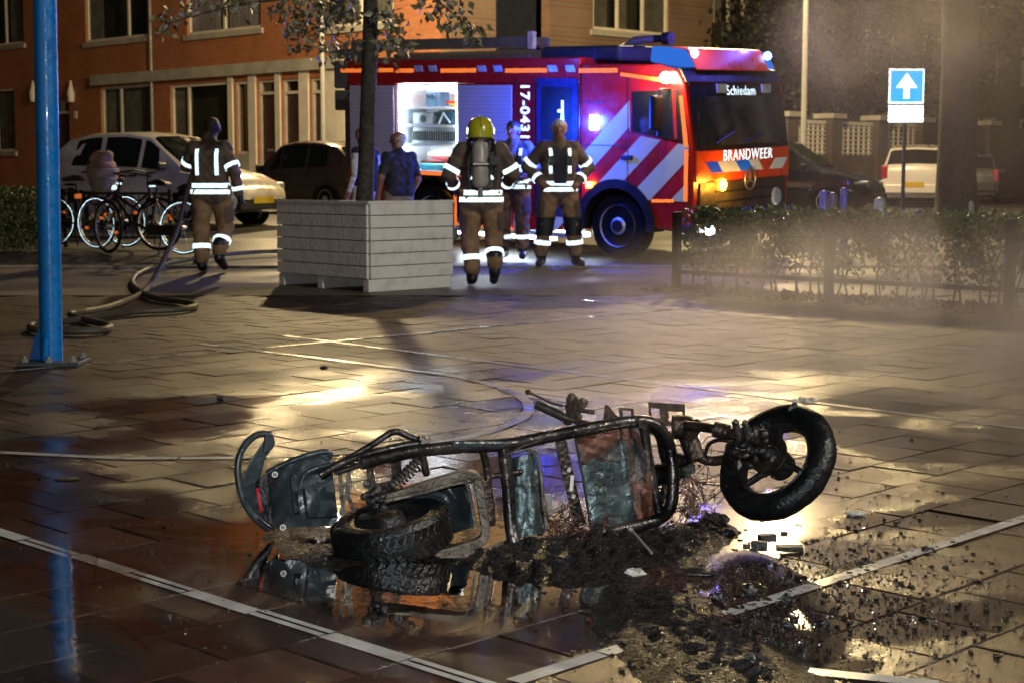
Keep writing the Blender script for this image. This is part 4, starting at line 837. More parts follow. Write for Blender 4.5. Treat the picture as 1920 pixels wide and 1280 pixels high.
# ================================================================ BICYCLES, RAILING, POLES, SIGN
M_['frame_bk'] = mat('bicycle_black', (.014, .013, .013), .35, .2); M_['rimtape'] = retro('reflective_tyre_wall', (.7, .92, .95), 1, .19, (.4, .42, .42))
M_['reflor'] = retro('orange_reflector', (1, .2, .04), 1, .3); M_['refly'] = retro('yellow_reflector', (1, .7, .05), 1, .3)
def bicycle(label, M, steer=0., basket=None, glow=(True, True)):
    t = thing('bicycle', label, 'bicycle', M, 'bicycles parked at the railing'); R = .35
    def wheel(c, ang, gl):
        c = Vector(c); A = Vector((math.sin(ang), math.cos(ang), 0)); X = Vector((A.y, -A.x, 0))
        o = MB().torus(c, A, R-.02, .021, 40, 8).build('wheel', M_['tyre'], t, smooth=True)
        MB().torus(c, A, R-.045, .008, 40, 6, .014).build('rim', M_['alurim'], o, smooth=True)
        if gl:
            for s in (-1, 1): MB().torus(c+A*s*.017, A, R-.022, .009, 40, 5, .003).build('reflective_band', M_['rimtape'], o, smooth=True)
        sp = MB()
        for k in range(14): g = k*math.pi/7; sp.tube([c, c+X*math.cos(g)*(R-.05)+Vector((0, 0, math.sin(g)*(R-.05)))], .0016, 4)
        sp.build('spokes', M_['alurim'], o); MB().cyl(c-A*.05, c+A*.05, .025).build('hub', M_['alurim'], o, smooth=True)
        for g in (.6, 3.5): q = c+X*math.cos(g)*.2+Vector((0, 0, math.sin(g)*.2)); MB().box(q, (.05, .02, .035)).build('spoke_reflector', M_['reflor'], o)
        return o
    wheel((0, 0, R), 0, glow[0]); wheel((1.1, 0, R), steer, glow[1])
    bb, seat, head, hl = Vector((.48, 0, .3)), Vector((.36, 0, .82)), Vector((.92, 0, .9)), Vector((.96, 0, .72))
    MB().tube([bb, (.42, 0, .6), (.37, 0, .86)], .018, 8).tube([bb, (.75, 0, .42), hl], .022, 8).tube([seat-Vector((0, 0, .12)), (.65, 0, .56), hl+Vector((0, 0, .05))], .018, 8).tube([hl, head], .022, 8).tube([bb, (0, .06, R)], .012, 6).tube([bb, (0, -.06, R)], .012, 6).tube([(.39, 0, .72), (0, .06, R)], .011, 6).tube([(.39, 0, .72), (0, -.06, R)], .011, 6).build('frame', M_['frame_bk'], t, smooth=True)
    MB().tube([hl, (1.04, .06, .6), (1.1, .06, R)], .013, 6).tube([hl, (1.04, -.06, .6), (1.1, -.06, R)], .013, 6).build('fork', M_['frame_bk'], t, smooth=True)
    MB().tube([head, (.9, 0, 1.02), (.88, .2, 1.05), (.72, .29, 1.02), (.62, .3, 1.0)], .012, 6).tube([(.9, 0, 1.02), (.88, -.2, 1.05), (.72, -.29, 1.02), (.62, -.3, 1.0)], .012, 6).build('handlebar', M_['iron'], t, smooth=True)
    MB().prism([(.2, -.09, .88), (.2, .09, .88), (.36, .05, .9), (.5, .02, .89), (.5, -.02, .89), (.36, -.05, .9)], (0, 0, .05)).build('saddle', M_['dark'], t, bevel=.02)
    MB().tube([(-.32, 0, .2), (-.33, 0, .5), (-.1, 0, .73), (.2, 0, .66)], .02, 5).build('mudguard', M_['frame_bk'], t, smooth=True)
    rk = MB()
    for y in (-.06, 0, .06): rk.tube([(-.3, y, .76), (.3, y, .76)], .007, 5)
    for y in (-.06, .06): rk.tube([(-.2, y, .76), (0, y, R)], .006, 5)
    rk.build('rack', M_['iron'], t, smooth=True)
    MB().box((-.33, 0, .7), (.03, .1, .06)).build('rear_light', M_['reflor'], t); MB().box((1.0, 0, .86), (.06, .06, .06)).build('front_light', M_['retro'], t)
    MB().bb(.0, .5, .03, .06, .25, .38).build('chain_guard', M_['frame_bk'], t, bevel=.02); MB().tube([(.48, -.1, .13), (.48, -.1, .3), (.48, .1, .3), (.48, .1, .47)], .01, 6).build('cranks', M_['iron'], t)
    MB().tube([(.3, .02, .3), (.25, .22, .0)], .009, 6).build('kickstand', M_['iron'], t)
    if basket:
        MB().prism([(.98, -.2, .98), (1.36, -.2, .98), (1.36, .2, .98), (.98, .2, .98)], (0, 0, .012)).build('basket_floor', M_['basket'], t)
        MB().lathe((1.16, 0, .8), (0, 0, 1), [(0, .13), (.1, .17), (.3, .22), (.31, .2), (.1, .14)], 14, False).build('basket', M_['basket'], t, smooth=True)
    return t
M_['basket'] = mat('cream_canvas', (.36, .3, .24), .8, 0, .15, 6, .3); M_['pinkbag'] = mat('pink_cloth', (.34, .22, .17), .9, 0, .2, 8, .3)
def bk(x, y, yaw, dz=0): p = gp(x, y); return place(p, math.radians(yaw))
bicycle('black bicycle with glowing tyre walls half hidden by the blue pole', bk(100, 462, -14), .2)
b2 = bicycle('black bicycle with a cream front basket leaning on the railing', bk(345, 478, 163), .5, True, (True, False))
bicycle('dark bicycle standing side on between the other two', bk(183, 467, -30), -.2, None, (True, False))
p = MATS[b2.name] @ Vector((1.16, 0, 1.08)); t = thing('cloth_bundle', 'pinkish cloth bundle sitting in the cream bicycle basket', 'bundle', p)
me = MB()
for cx_, cy_, cz_, rx_, ry_, rz_ in ((0, 0, .07, .17, .15, .1), (.06, -.02, .17, .1, .11, .09), (-.07, .03, .15, .1, .09, .1), (.02, .02, .2, .09, .08, .05), (-.12, -.03, .06, .09, .07, .05)): me.ball((cx_, cy_, cz_), (rx_, ry_, rz_), 14, 9)
for v in me.v: v += Vector((math.sin(v.z*31)*.014, math.cos(v.x*27+v.z*20)*.014, math.sin(v.y*33)*.01))
me.build('cloth', M_['pinkbag'], t, smooth=True); MB().torus((.03, 0, .2), (.4, .3, 1), .08, .016, 14, 6).build('knot', M_['pinkbag'], t, smooth=True)
# railing behind the bicycles
r0, r1 = px(120, 400, 22.2), px(322, 400, 21.9); r0.z = zg(22.2)-.03; r1.z = zg(21.9)-.03
d = r1-r0; RM = place(r0, math.atan2(d.y, d.x)); rl = thing('bicycle_railing', 'low black iron railing the bicycles lean against', 'railing', RM); Lr = d.length
for z in (.12, .72): MB().bb(0, Lr, -.015, .015, z, z+.035).build('rail', M_['iron'], rl)
bme = MB().cyl((0, 0, .14), (0, 0, .72), .008, n=6); bm_ = bpy.data.meshes.new('baluster'); bm_.from_pydata([tuple(v) for v in bme.v], [], bme.f); bm_.materials.append(M_['iron'])
for k in range(15): o = bpy.data.objects.new('baluster', bm_); COL.objects.link(o); o.parent = rl; o.location = (.04+k*(Lr-.08)/14, 0, 0)
for x in (.02, Lr-.02): MB().bb(x-.025, x+.025, -.025, .025, 0, .8).build('post', M_['iron'], rl)
# blue basketball post
pb_ = gp(97, 683); pt = px(84, 0, pb_.y-.05); pole = thing('blue_post', 'tall round blue steel court post with a bolted foot', 'post', pb_)
dirv = (pt-pb_); MB().tube([pb_+Vector((0, 0, .03)), pb_+dirv, pb_+dirv*1.6], .068, 28).build('tube', M_['blue'], pole, world=True, smooth=True)
MB().bb(-.17, .2, -.15, .15, .004, .028).build('base_plate', M_['dkgrey'], pole, bevel=.004)
gp_ = [(-.06, 0, .03), (-.125, 0, .03), (-.125, 0, .07), (-.1, 0, .16), (-.066, 0, .22)]
MB().prism([(x, -.012, z) for x, y, z in gp_], (0, .024, 0)).build('gusset', M_['blue'], pole, bevel=.003); MB().prism([(.012, -y*1, z) for y, z in ((.06, .03), (.13, .03), (.13, .07), (.1, .16), (.066, .2))], (-.024, 0, 0)).build('gusset', M_['blue'], pole, bevel=.003)
for x, y in ((-.13, -.11), (.16, -.11), (.16, .11), (-.13, .11), (.02, -.13)): o = MB().cyl((x, y, .028), (x, y, .065), .012, n=8).build('bolt', M_['gal'], pole); MB().cyl((x, y, .0285), (x, y, .046), .022, n=6).build('nut', M_['gal'], o)
# one-way sign
sb = px(1692, 400, 28.6); sb.z = zg(28.6)-.03; sg = thing('one_way_sign', 'square blue one-way sign with white arrow and white plate below on a thin post', 'traffic sign', sb)
zc = lambda y: px(1692, y, 28.6).z-sb.z
MB().cyl((0, 0, 0), (0, 0, zc(135)), .035, n=10).build('post', mat('blue_grey_post', (.1, .12, .3), .5), sg, smooth=True)
hw = .31; z0_, z1_ = zc(195), zc(130)
MB().bb(-hw, hw, -.075, -.05, z0_, z1_).build('sign_board', M_['retro_s'], sg, bevel=.01); MB().bb(-hw+.03, hw-.03, -.081, -.077, z0_+.03, z1_-.03).build('blue_field', M_['signblue'] if 'signblue' in M_ else retro('reflective_sign_blue', (0., .34, .7), .8, .36, (0, .13, .4)), sg)
zm = (z0_+z1_)/2; ar = [(-.055, zm-.22), (.055, zm-.22), (.055, zm-.03), (.19, zm-.03), (.0, zm+.23), (-.19, zm-.03), (-.055, zm-.03)]
MB().prism([(x, -.088, z) for x, z in ar], (0, .005, 0)).build('arrow', M_['retro_s'], sg)
MB().bb(-hw, hw, -.075, -.05, zc(230), zc(198)).build('sub_plate', M_['retro_s'], sg, bevel=.01)
# cluster of sign backs on a pole, left of the tree
cb = px(654, 380, 26.0); cb.z = zg(26)-.03; cs = thing('signal_post', 'thin post carrying dark grey signal boxes seen from behind', 'signal post', cb); zc = lambda y: px(654, y, 26).z-cb.z; xc = lambda x: px(x, 200, 26).x-cb.x
MB().cyl((0, 0, 0), (0, 0, zc(95)), .05, n=10).build('post', M_['dkgrey'], cs, smooth=True)
for k, (x0, x1, y0, y1) in enumerate(((621, 690, 94, 112), (630, 653, 116, 167), (658, 690, 116, 165), (631, 653, 171, 208), (658, 688, 170, 208))): MB().bb(xc(x0), xc(x1), -.22-.01*k, -.06, zc(y1), zc(y0)).build('signal_box', M_['dkgrey'], cs, bevel=.02)
MB().ball((xc(676), -.3, zc(160)), .025).build('indicator', M_['retro'], cs)
# short posts behind the hedge
M_['bpost'] = mat('blue_post_paint', (.05, .07, .35), .4); M_['gpost'] = mat('grey_green_post', (.25, .34, .3), .45); M_['dpost'] = mat('slate_post', (.08, .1, .14), .45)
for (x, y0, m, lab, r, Y) in ((1545, 357, 'bpost', 'first blue domed bollard behind the hedge beside the slate one', .055, 21), (1562, 361, 'dpost', 'slate grey domed bollard between two blue ones', .055, 21), (1583, 352, 'bpost', 'tallest blue domed bollard behind the hedge', .05, 21), (1650, 370, 'gpost', 'pale green domed bollard standing alone behind the hedge', .075, 21), (1822, 378, 'gal', 'thin white post at the foot of the thick tree', .03, 20)):
    p = px(x, y0, Y); b = Vector((p.x, p.y, zg(Y)-.03)); h = p.z-b.z; t = thing('bollard', lab, 'bollard', b, 'bollards behind the hedge')
    MB().lathe((0, 0, 0), (0, 0, 1), [(0, r*1.3), (.03, r*1.3), (.035, r), (h-r*.7, r), (h-r*.25, r*.75), (h, r*.2)], 16).build('column', M_[m], t, smooth=True); MB().torus((0, 0, h-r*1.6), (0, 0, 1), r, .006, 16, 5).build('collar', M_['gal'], t, smooth=True)
# ================================================================ PEOPLE: one continuous surface per body, grown from tapered limbs
class Body:
    def __init__(s): s.P = []; s.L = []
    def cone(s, p, q, r0, r1, lab): s.P.append((np.array(p, float), np.array(q, float), r0, r1)); s.L.append(lab); return s
    def d1(s, X, k):
        p, q, r0, r1 = s.P[k]; d = q-p; L2 = max(float(d @ d), 1e-9); t = np.clip(((X-p) @ d)/L2, 0, 1)
        return np.linalg.norm(X-p-t[..., None]*d, axis=-1)-(r0+(r1-r0)*t)
    def dist(s, X):
        return np.min(np.stack([s.d1(X, k) for k in range(len(s.P))]), 0)
    def mesh(s, name, mats, h=.0125, k=.02):
        lo = np.min([np.minimum(p, q)-max(a, b) for p, q, a, b in s.P], 0)-3*h; hi = np.max([np.maximum(p, q)+max(a, b) for p, q, a, b in s.P], 0)+3*h
        n = np.ceil((hi-lo)/h).astype(int)+1; Fd = np.full(n, .2, np.float64); best = np.full(n, .2); Lb = np.zeros(n, int)
        for i, (p, q, a, b) in enumerate(s.P):
            m = max(a, b)+.045; i0 = np.maximum(0, np.floor((np.minimum(p, q)-m-lo)/h).astype(int)); i1 = np.minimum(n, np.ceil((np.maximum(p, q)+m-lo)/h).astype(int)+1)
            sl_ = tuple(slice(x, y) for x, y in zip(i0, i1)); g = np.stack(np.meshgrid(*[lo[c]+h*np.arange(i0[c], i1[c]) for c in range(3)], indexing='ij'), -1)
            d = s.d1(g, i); f = Fd[sl_]; kk = min(k, max(a, b)*.6); e = np.clip(kk-np.abs(d-f), 0, None)/kk; Fd[sl_] = np.minimum(f, d)-e*e*kk*.25
            w = d < best[sl_]; best[sl_] = np.where(w, d, best[sl_]); Lb[sl_] = np.where(w, i, Lb[sl_])
        G = np.stack(np.meshgrid(*[lo[c]+h*np.arange(n[c]) for c in range(3)], indexing='ij'), -1); cl_ = np.array([l in ('jacket', 'trouser', 'shirt', 'khaki', 'white') for l in s.L])[Lb]
        X, Y_, Z_ = G[..., 0], G[..., 1], G[..., 2]; wr = np.sin(26*Z_+9*X+5*np.sin(13*Y_+7*X))*np.sin(17*X+11*Y_+4*np.sin(9*Z_))+.6*np.sin(47*Z_+21*Y_+3*np.sin(23*X)); Fd = Fd+np.where(cl_, .0062*wr, 0)
        V, Fc, cell = surface_nets(Fd); V = V*h+lo
        me = bpy.data.meshes.new(name); me.from_pydata(V.tolist(), [], Fc.tolist()); names = list(mats); lab = np.array([names.index(l) for l in s.L])
        me.polygons.foreach_set('material_index', lab[Lb[cell[:, 0], cell[:, 1], cell[:, 2]]].astype(np.int32)); me.polygons.foreach_set('use_smooth', [True]*len(me.polygons)); me.update()
        return me, [mats[l] for l in names]
def surface_nets(F):
    S = F < 0; a = [slice(None, -1), slice(1, None)]; sh = tuple(x-1 for x in F.shape); acc = np.zeros(sh+(3,)); cnt = np.zeros(sh)
    cor = [(i, j, k) for i in (0, 1) for j in (0, 1) for k in (0, 1)]
    for c in cor:
        for ax in range(3):
            if c[ax]: continue
            d = list(c); d[ax] = 1; f0 = F[tuple(a[x] for x in c)]; f1 = F[tuple(a[x] for x in d)]; m = (f0 < 0) != (f1 < 0)
            t = np.where(m, f0/np.where(m, f0-f1, 1), 0); p = [np.full(sh, float(x)) for x in c]; p[ax] = t
            for x in range(3): acc[..., x] += np.where(m, p[x], 0)
            cnt += m
    act = cnt > 0; idx = np.full(sh, -1); idx[act] = np.arange(act.sum()); ii = np.argwhere(act); V = ii+acc[act]/cnt[act][:, None]; fs = []; cl = []
    for ax in range(3):
        s0 = [slice(None)]*3; s1 = [slice(None)]*3; s0[ax] = slice(None, -1); s1[ax] = slice(1, None); m = S[tuple(s0)] != S[tuple(s1)]; e = np.argwhere(m)
        b, c = [x for x in range(3) if x != ax]; e = e[(e[:, b] > 0) & (e[:, c] > 0) & (e[:, b] < sh[b]) & (e[:, c] < sh[c])]
        if not len(e): continue
        o = []
        for db, dc in ((1, 1), (0, 1), (0, 0), (1, 0)):
            q = e.copy(); q[:, b] -= db; q[:, c] -= dc; o.append(idx[q[:, 0], q[:, 1], q[:, 2]])
        q = np.stack(o, 1); sg = S[e[:, 0], e[:, 1], e[:, 2]]; flip = sg if ax == 1 else ~sg; q[flip] = q[flip][:, ::-1]; fs.append(q); cl.append(e)
    return V, np.concatenate(fs), np.concatenate(cl)
DEF = dict(pel=(0, 0, .98), waist=(0, 0, 1.1), chest=(0, 0, 1.32), neck=(0, 0, 1.5), head=(0, .03, 1.645), hipL=(-.1, 0, .94), hipR=(.1, 0, .94), knL=(-.12, .02, .51), knR=(.12, .02, .51), anL=(-.12, -.02, .1), anR=(.12, -.02, .1), toL=(-.14, .15, .045), toR=(.14, .15, .045), shL=(-.175, -.01, 1.43), shR=(.175, -.01, 1.43), elL=(-.27, -.04, 1.17), elR=(.27, -.04, 1.17), wrL=(-.27, .06, .93), wrR=(.27, .06, .93), fgL=None, fgR=None)
def hand(B, w, el, thumb, lab, r=1., curl=.5, fd=None):
    w = np.array(w, float); d = w-np.array(el, float); d /= np.linalg.norm(d); t = np.array(thumb, float); t -= (t @ d)*d; t /= np.linalg.norm(t); n = np.cross(d, t)
    n = n if fd is None or n @ np.array(fd, float) > 0 else -n
    pm = w+d*.085; B.cone(w, pm, .034*r, .033*r, lab); B.cone(w+t*.018+d*.03, pm+t*.022, .024*r, .021*r, lab); B.cone(w-t*.018+d*.03, pm-t*.022, .024*r, .02*r, lab)
    for k, L in enumerate((.036, .042, .039, .03)):
        o = pm+t*(.032-.021*k); m = o+(d*math.cos(curl*.6)+n*math.sin(curl*.6))*L; e = m+(d*math.cos(curl*1.7)+n*math.sin(curl*1.7))*L*.9
        B.cone(o, m, .0105*r, .0098*r, lab); B.cone(m, e, .0098*r, .0085*r, lab)
    q = w+d*.03+t*.03; m = q+(t*.8+d*.6)*.035; B.cone(w+d*.02, q, .02*r, .014*r, lab); B.cone(q, m, .013*r, .011*r, lab); B.cone(m, m+(d*.8+n*.3+t*.2)*.03, .011*r, .009*r, lab)
def make_body(J, bulk=1., gear=True, top='jacket', legs='trouser', glove=False, hair='hair', bald=False, look=0., sleeve='full', headless=False):
    J = {**DEF, **J}; B = Body(); b = bulk; v = lambda k: np.array(J[k], float); up = np.array((0, 0, 1.))
    for s in 'LR':
        h, k, a, t = v('hip'+s), v('kn'+s), v('an'+s), v('to'+s); tw = 1.22 if gear else .95
        B.cone(h, k, .1*b*tw, .078*b*tw, legs).cone(k, a+up*.09, .078*b*tw, .07*b*tw, legs); B.cone(h+up*.02, (h+k)/2, .108*b*tw, .09*b*tw, legs)
        B.cone(a+up*.16, a, .07 if gear else .045, .06 if gear else .042, 'boot').cone(a-up*.02, t, .057, .045, 'boot').cone(a-up*.035-(t-a)*.25, a-up*.04, .045, .045, 'boot')
        sh, e, w = v('sh'+s), v('el'+s), v('wr'+s); aw = 1.2 if gear else .9
        if sleeve == 'full': B.cone(sh, e, .074*aw, .058*aw, top).cone(e, w, .058*aw, .046*aw, top)
        else: B.cone(sh, sh+(e-sh)*.75, .072*aw, .064*aw, top if sleeve == 'short' else sleeve).cone(sh+(e-sh)*.5, e, .05, .044, 'skin' if sleeve == 'short' else sleeve).cone(e, w, .043, .032, 'skin' if sleeve == 'short' else sleeve)
        hand(B, w, e, J.get('th'+s) or (0, 1, 0.05), 'glove' if glove else 'skin', 1.25 if glove else 1.05, J.get('curl', .6), J.get('fd'+s))
    pe, wa, ch, ne, he = v('pel'), v('waist'), v('chest'), v('neck'), v('head'); ax = v('shR')-v('shL'); ax /= np.linalg.norm(ax); g = 1.1 if gear else .96
    for o in (-.075, 0, .075):
        B.cone(pe+ax*o, pe-up*.04+ax*o, .118*b, .112*b, legs); B.cone(pe-up*(.07 if gear else 0)+ax*o*(1.1 if gear else 1), wa+ax*o, .126*b*g, .118*b*g, top); B.cone(wa+ax*o, ch+ax*o*1.25, .118*b*g, .124*b*g, top)
    B.cone(v('shL'), v('shR'), .078*g, .078*g, top); B.cone(ch+up*.06, ne-up*.02, .11*g, .075, top)
    if gear: B.cone(ne-up*.03, ne+up*.05, .084, .078, top)
    if not headless:
        f = np.array((math.sin(look), math.cos(look), 0.)); r = np.array((f[1], -f[0], 0.)); B.cone(ne-up*.04, he-up*.06, .056, .052, 'skin')
        B.cone(he-f*.022+up*.03, he+f*.018+up*.02, .083, .08, 'skin').cone(he+f*.025-up*.01, he+f*.038-up*.075, .068, .044, 'skin').cone(he+f*.096+up*.012, he+f*.118-up*.02, .011, .016, 'skin')
        B.cone(he+f*.09-up*.062-r*.016, he+f*.09-up*.062+r*.016, .0075, .0075, 'lip').cone(he+f*.082+up*.03-r*.036, he+f*.082+up*.03-r*.03, .0105, .0105, 'eye').cone(he+f*.082+up*.03+r*.03, he+f*.082+up*.03+r*.036, .0105, .0105, 'eye')
        for q in (-1, 1): B.cone(he+r*q*.083-f*.012+up*.02, he+r*q*.085-f*.014-up*.03, .02, .014, 'skin'); B.cone(he+f*.088+up*.05+r*q*.02, he+f*.082+up*.05+r*q*.045, .009, .008, 'hair')
        if not bald:
            B.cone(he-f*.03+up*.045, he+f*.014+up*.058, .088, .074, 'hair'); B.cone(he-f*.042+up*.03, he-f*.045-up*.04, .08, .06, 'hair')
            for q in (-1, 1): B.cone(he+r*q*.03-f*.02+up*.04, he+r*q*.042-f*.012+up*.0, .062, .05, 'hair')
        else: B.cone(he-f*.035+up*.02, he-f*.04-up*.03, .081, .06, 'hair')
    return B, J
def march(B, O, D, off=.012, rmax=.45):
    O = np.asarray(O, float); D = np.asarray(D, float); D = D/np.linalg.norm(D, axis=-1, keepdims=True); ts = np.arange(.0, rmax, .006)
    X = O[:, None]+D[:, None]*ts[None, :, None]; ins = B.dist(X) < 0; last = np.where(ins.any(1), ins.shape[1]-1-np.argmax(ins[:, ::-1], 1), 0); return O+D*(ts[last]+.006+off)[:, None]
def loop_band(B, c, axis, w, n=28, a0=0, a1=360, ref=(0, 1, 0), sub=None, rmax=.3):
    """reflective band hugging the body round an axis"""
    bb_ = Body();
    if sub: 
        for P, L in zip(B.P, B.L):
            if sub(P): bb_.P.append(P); bb_.L.append(L)
    else: bb_ = B
    c = np.array(c, float); a = np.array(axis, float); a /= np.linalg.norm(a); u = np.array(ref, float); u -= (u @ a)*a; u /= np.linalg.norm(u); t = np.cross(a, u)
    g = np.radians(np.linspace(a0, a1, n+1)); D = np.cos(g)[:, None]*u+np.sin(g)[:, None]*t; mb = MB(); R = [march(bb_, np.repeat((c+a*s)[None], n+1, 0), D, rmax=rmax) for s in (-w/2, w/2)]
    V = [tuple(x) for x in R[0]]+[tuple(x) for x in R[1]]; mb.add(V, [(i, i+1, n+2+i, n+1+i) for i in range(n)]); return mb
def strip_band(B, pts, side, w, D):
    pts = np.array(pts, float); side = np.array(side, float); D = np.repeat(np.array(D, float)[None], len(pts), 0); R = [march(B, pts+side*s, D) for s in (-w/2, w/2)]; n = len(pts)
    return MB().add([tuple(x) for x in R[0]]+[tuple(x) for x in R[1]], [(i, i+1, n+i+1, n+i) for i in range(n-1)])
PM_ = dict(jacket=mat('fire_coat_cloth', (.12, .09, .07), .8, 0, .25, 7, .35, 14), trouser=mat('fire_trouser_cloth', (.26, .165, .09), .85, 0, .25, 7, .35, 14), boot=mat('boot_leather', (.014, .014, .018), .4), glove=mat('glove_navy', (.02, .024, .045), .6), skin=mat('skin', (.3, .15, .105), .5, 0, .1, 12, .05), hair=mat('hair_dark', (.03, .024, .02), .6, 0, .3, 40, .3, 80), lip=mat('lips', (.26, .1, .09), .5), eye=mat('eye_dark', (.02, .016, .014), .25), shirt=mat('dark_tee_cloth', (.022, .026, .042), .85, 0, .2, 9, .3, 16), khaki=mat('khaki_cloth', (.3, .25, .18), .85, 0, .15, 8, .3, 14), white=mat('white_sleeve_cloth', (.6, .6, .6), .85, 0, .1, 8, .3, 14))
PM_['greyhair'] = mat('hair_grey', (.5, .49, .48), .6, 0, .2, 40, .3, 80)
def person(label, loc, yaw, J, scale=1., group='fire crew by the fire engine', mats=None, h=.0125, **kw):
    M = Matrix.Translation(loc) @ Matrix.Rotation(math.radians(yaw), 4, 'Z') @ Matrix.Scale(scale, 4)
    t = thing('person', label, 'person', M, group); B, J = make_body(J, **kw); mm = {**PM_, **(mats or {})}; used = {}
    for l in B.L: used[l] = mm[l]
    me, ml = B.mesh('body', used, h); obj('body', me, ml, t); return t, B, J
def bands(t, B, J, back=True, front=False, hem=True, ank=True, upper=True, cuff=True):
    v = lambda k: np.array(J[k], float); R_ = M_['retro']; near = lambda a, b: (lambda P: np.linalg.norm(P[0]-a)+np.linalg.norm(P[1]-b) < .35)
    for s in 'LR':
        sh, e, w = v('sh'+s), v('el'+s), v('wr'+s)
        if upper: loop_band(B, sh+(e-sh)*.78, e-sh, .05, 20, sub=near(sh, e), rmax=.16).build('reflective_band', R_, t, smooth=True)
        if cuff: loop_band(B, e+(w-e)*.78, w-e, .045, 18, sub=near(e, w), rmax=.12).build('reflective_band', R_, t, smooth=True)
        k, a = v('kn'+s), v('an'+s)
        if ank: loop_band(B, k+(a-k)*.52, a-k, .055, 20, sub=near(k, a), rmax=.16).build('reflective_band', R_, t, smooth=True)
        h_ = v('hip'+s); sg = -1 if s == 'L' else 1
        loop_band(B, h_+(k-h_)*.62, k-h_, .2, 10, -65, 65, ref=(sg, 0, 0), sub=near(h_, k), rmax=.2).build('thigh_pocket', PM_['jacket'], t, smooth=True)
    for s_, x_ in ((1, .1), (-1, -.1)):
        if front: c_ = march(B, [np.array((x_, 0, 1.27))], [np.array((0, 1, 0))])[0]; MB().box(c_, (.07, .04, .12)).build('chest_pouch' if x_ < 0 else 'radio', M_['dark'], t, bevel=.01)
    pe, wa, ch = v('pel'), v('waist'), v('chest'); tor = lambda P: np.linalg.norm(((P[0]+P[1])/2-(wa+ch)/2)[:2]) < .14 and min(P[0][2], P[1][2]) > .85
    if hem:
        for z in (.0, .072): loop_band(B, pe+np.array((0, 0, -.05+z)), wa-pe, .05, 30, sub=tor).build('reflective_band', R_, t, smooth=True)
    lean = (ch-wa)/max(1e-6, ch[2]-wa[2])
    for on, D in ((back, (0, -1, 0)), (front, (0, 1, 0))):
        if on:
            for x in (-.115, .115): strip_band(B, [wa+lean*z+np.array((x, 0, 0)) for z in np.linspace(.02, .32, 10)], (1, 0, 0), .042, D).build('reflective_brace', R_, t, smooth=True)
def gpos(x, y): return gp(x, y)
# firefighter walking away with the hose over his shoulder
t1, B1, J1 = person('firefighter walking away from the court dragging a hose past the bicycles', gpos(398, 511), -6, dict(knL=(-.12, .0, .52), anL=(-.1, -.06, .1), toL=(-.12, .11, .05), knR=(.13, .14, .53), anR=(.12, -.1, .18), toR=(.13, .05, .07), elL=(-.3, .08, 1.22), wrL=(-.24, .2, 1.3), elR=(.3, -.06, 1.17), wrR=(.34, -.02, .92), thR=(-.3, 1, 0), head=(.02, .05, 1.65)), 1.0, glove=True, mats=dict(glove=PM_['glove']))
bands(t1, B1, J1)
# helmeted firefighter with air cylinder
t2, B2, J2 = person('firefighter in a yellow helmet walking away with an air cylinder on his back', gpos(903, 536), 4, dict(pel=(0, .0, .96), chest=(0, .06, 1.3), neck=(0, .1, 1.47), head=(0, .14, 1.62), shL=(-.2, .05, 1.42), shR=(.2, .05, 1.42), knL=(-.12, .08, .5), anL=(-.1, .0, .1), toL=(-.11, .16, .045), knR=(.13, .02, .52), anR=(.13, -.16, .17), toR=(.13, -.02, .06), elL=(-.34, .04, 1.17), wrL=(-.28, .22, 1.05), elR=(.34, .06, 1.18), wrR=(.27, .24, 1.06)), .97, glove=True)
bands(t2, B2, J2)
M_['hivis'] = mat('helmet_yellow', (.5, .5, .02), .25, 0, .08, 3, 0, coat=.6); M_['cylgrey'] = mat('air_cylinder_grey', (.42, .4, .37), .4, .1, .12, 6, .05)
hc = Vector((0, .14, 1.66)); hm = MB().lathe(hc-Vector((0, 0, .06)), (0, 0, 1), [(-.05, .128), (-.05, .138), (.0, .142), (.08, .138), (.13, .118), (.165, .08), (.18, .03), (.182, 0)], 26, False).build('helmet', M_['hivis'], t2, smooth=True)
MB().tube([hc+Vector((0, math.sin(a)*.142, math.cos(a)*.115+.008)) for a in np.linspace(-1.5, 1.5, 12)], .012, 6).build('helmet_ridge', M_['hivis'], hm, smooth=True)
for s in (-1, 1): MB().box(hc+Vector((s*.14, .0, -.03)), (.018, .09, .07)).build('helmet_mount', M_['retro'], hm, bevel=.006)
MB().tube([hc+Vector((math.cos(a)*.132, math.sin(a)*.132, -.12)) for a in np.linspace(math.pi+.2, 2*math.pi-.2, 12)], .025, 6).build('neck_guard', M_['dark'], hm, smooth=True)
cy0 = Vector((-.02, -.17, 1.0)); cyl = MB().lathe(cy0, (0, .1, 1), [(0, .02), (.03, .03), (.04, .06), (.09, .088), (.44, .088), (.5, .07), (.53, .02)], 18).build('air_cylinder', M_['cylgrey'], t2, smooth=True)
MB().torus(cy0+Vector((0, .03, .27)), (0, .1, 1), .092, .012, 18, 5, .02).build('cylinder_strap', M_['dark'], cyl, smooth=True); MB().bb(-.1, .06, -.275, -.265, 1.27, 1.29).build('cylinder_label', M_['inner'], cyl)
MB().cyl(cy0, cy0-Vector((0, 0, .07)), .028).build('cylinder_valve', M_['tread'], cyl); MB().bb(-.14, .14, -.13, -.09, 1.0, 1.42).build('backplate', M_['dark'], t2, bevel=.02); MB().bb(.07, .17, -.24, -.12, 1.26, 1.36).build('pressure_box', M_['dkgrey'], t2, bevel=.01)
for x in (-.13, .13): MB().tube([(x, -.12, 1.02), (x*1.1, -.13, 1.2), (x, -.1, 1.4), (x, .02, 1.52), (x, .18, 1.42)], .02, 6).build('shoulder_strap', M_['dark'], t2, smooth=True)
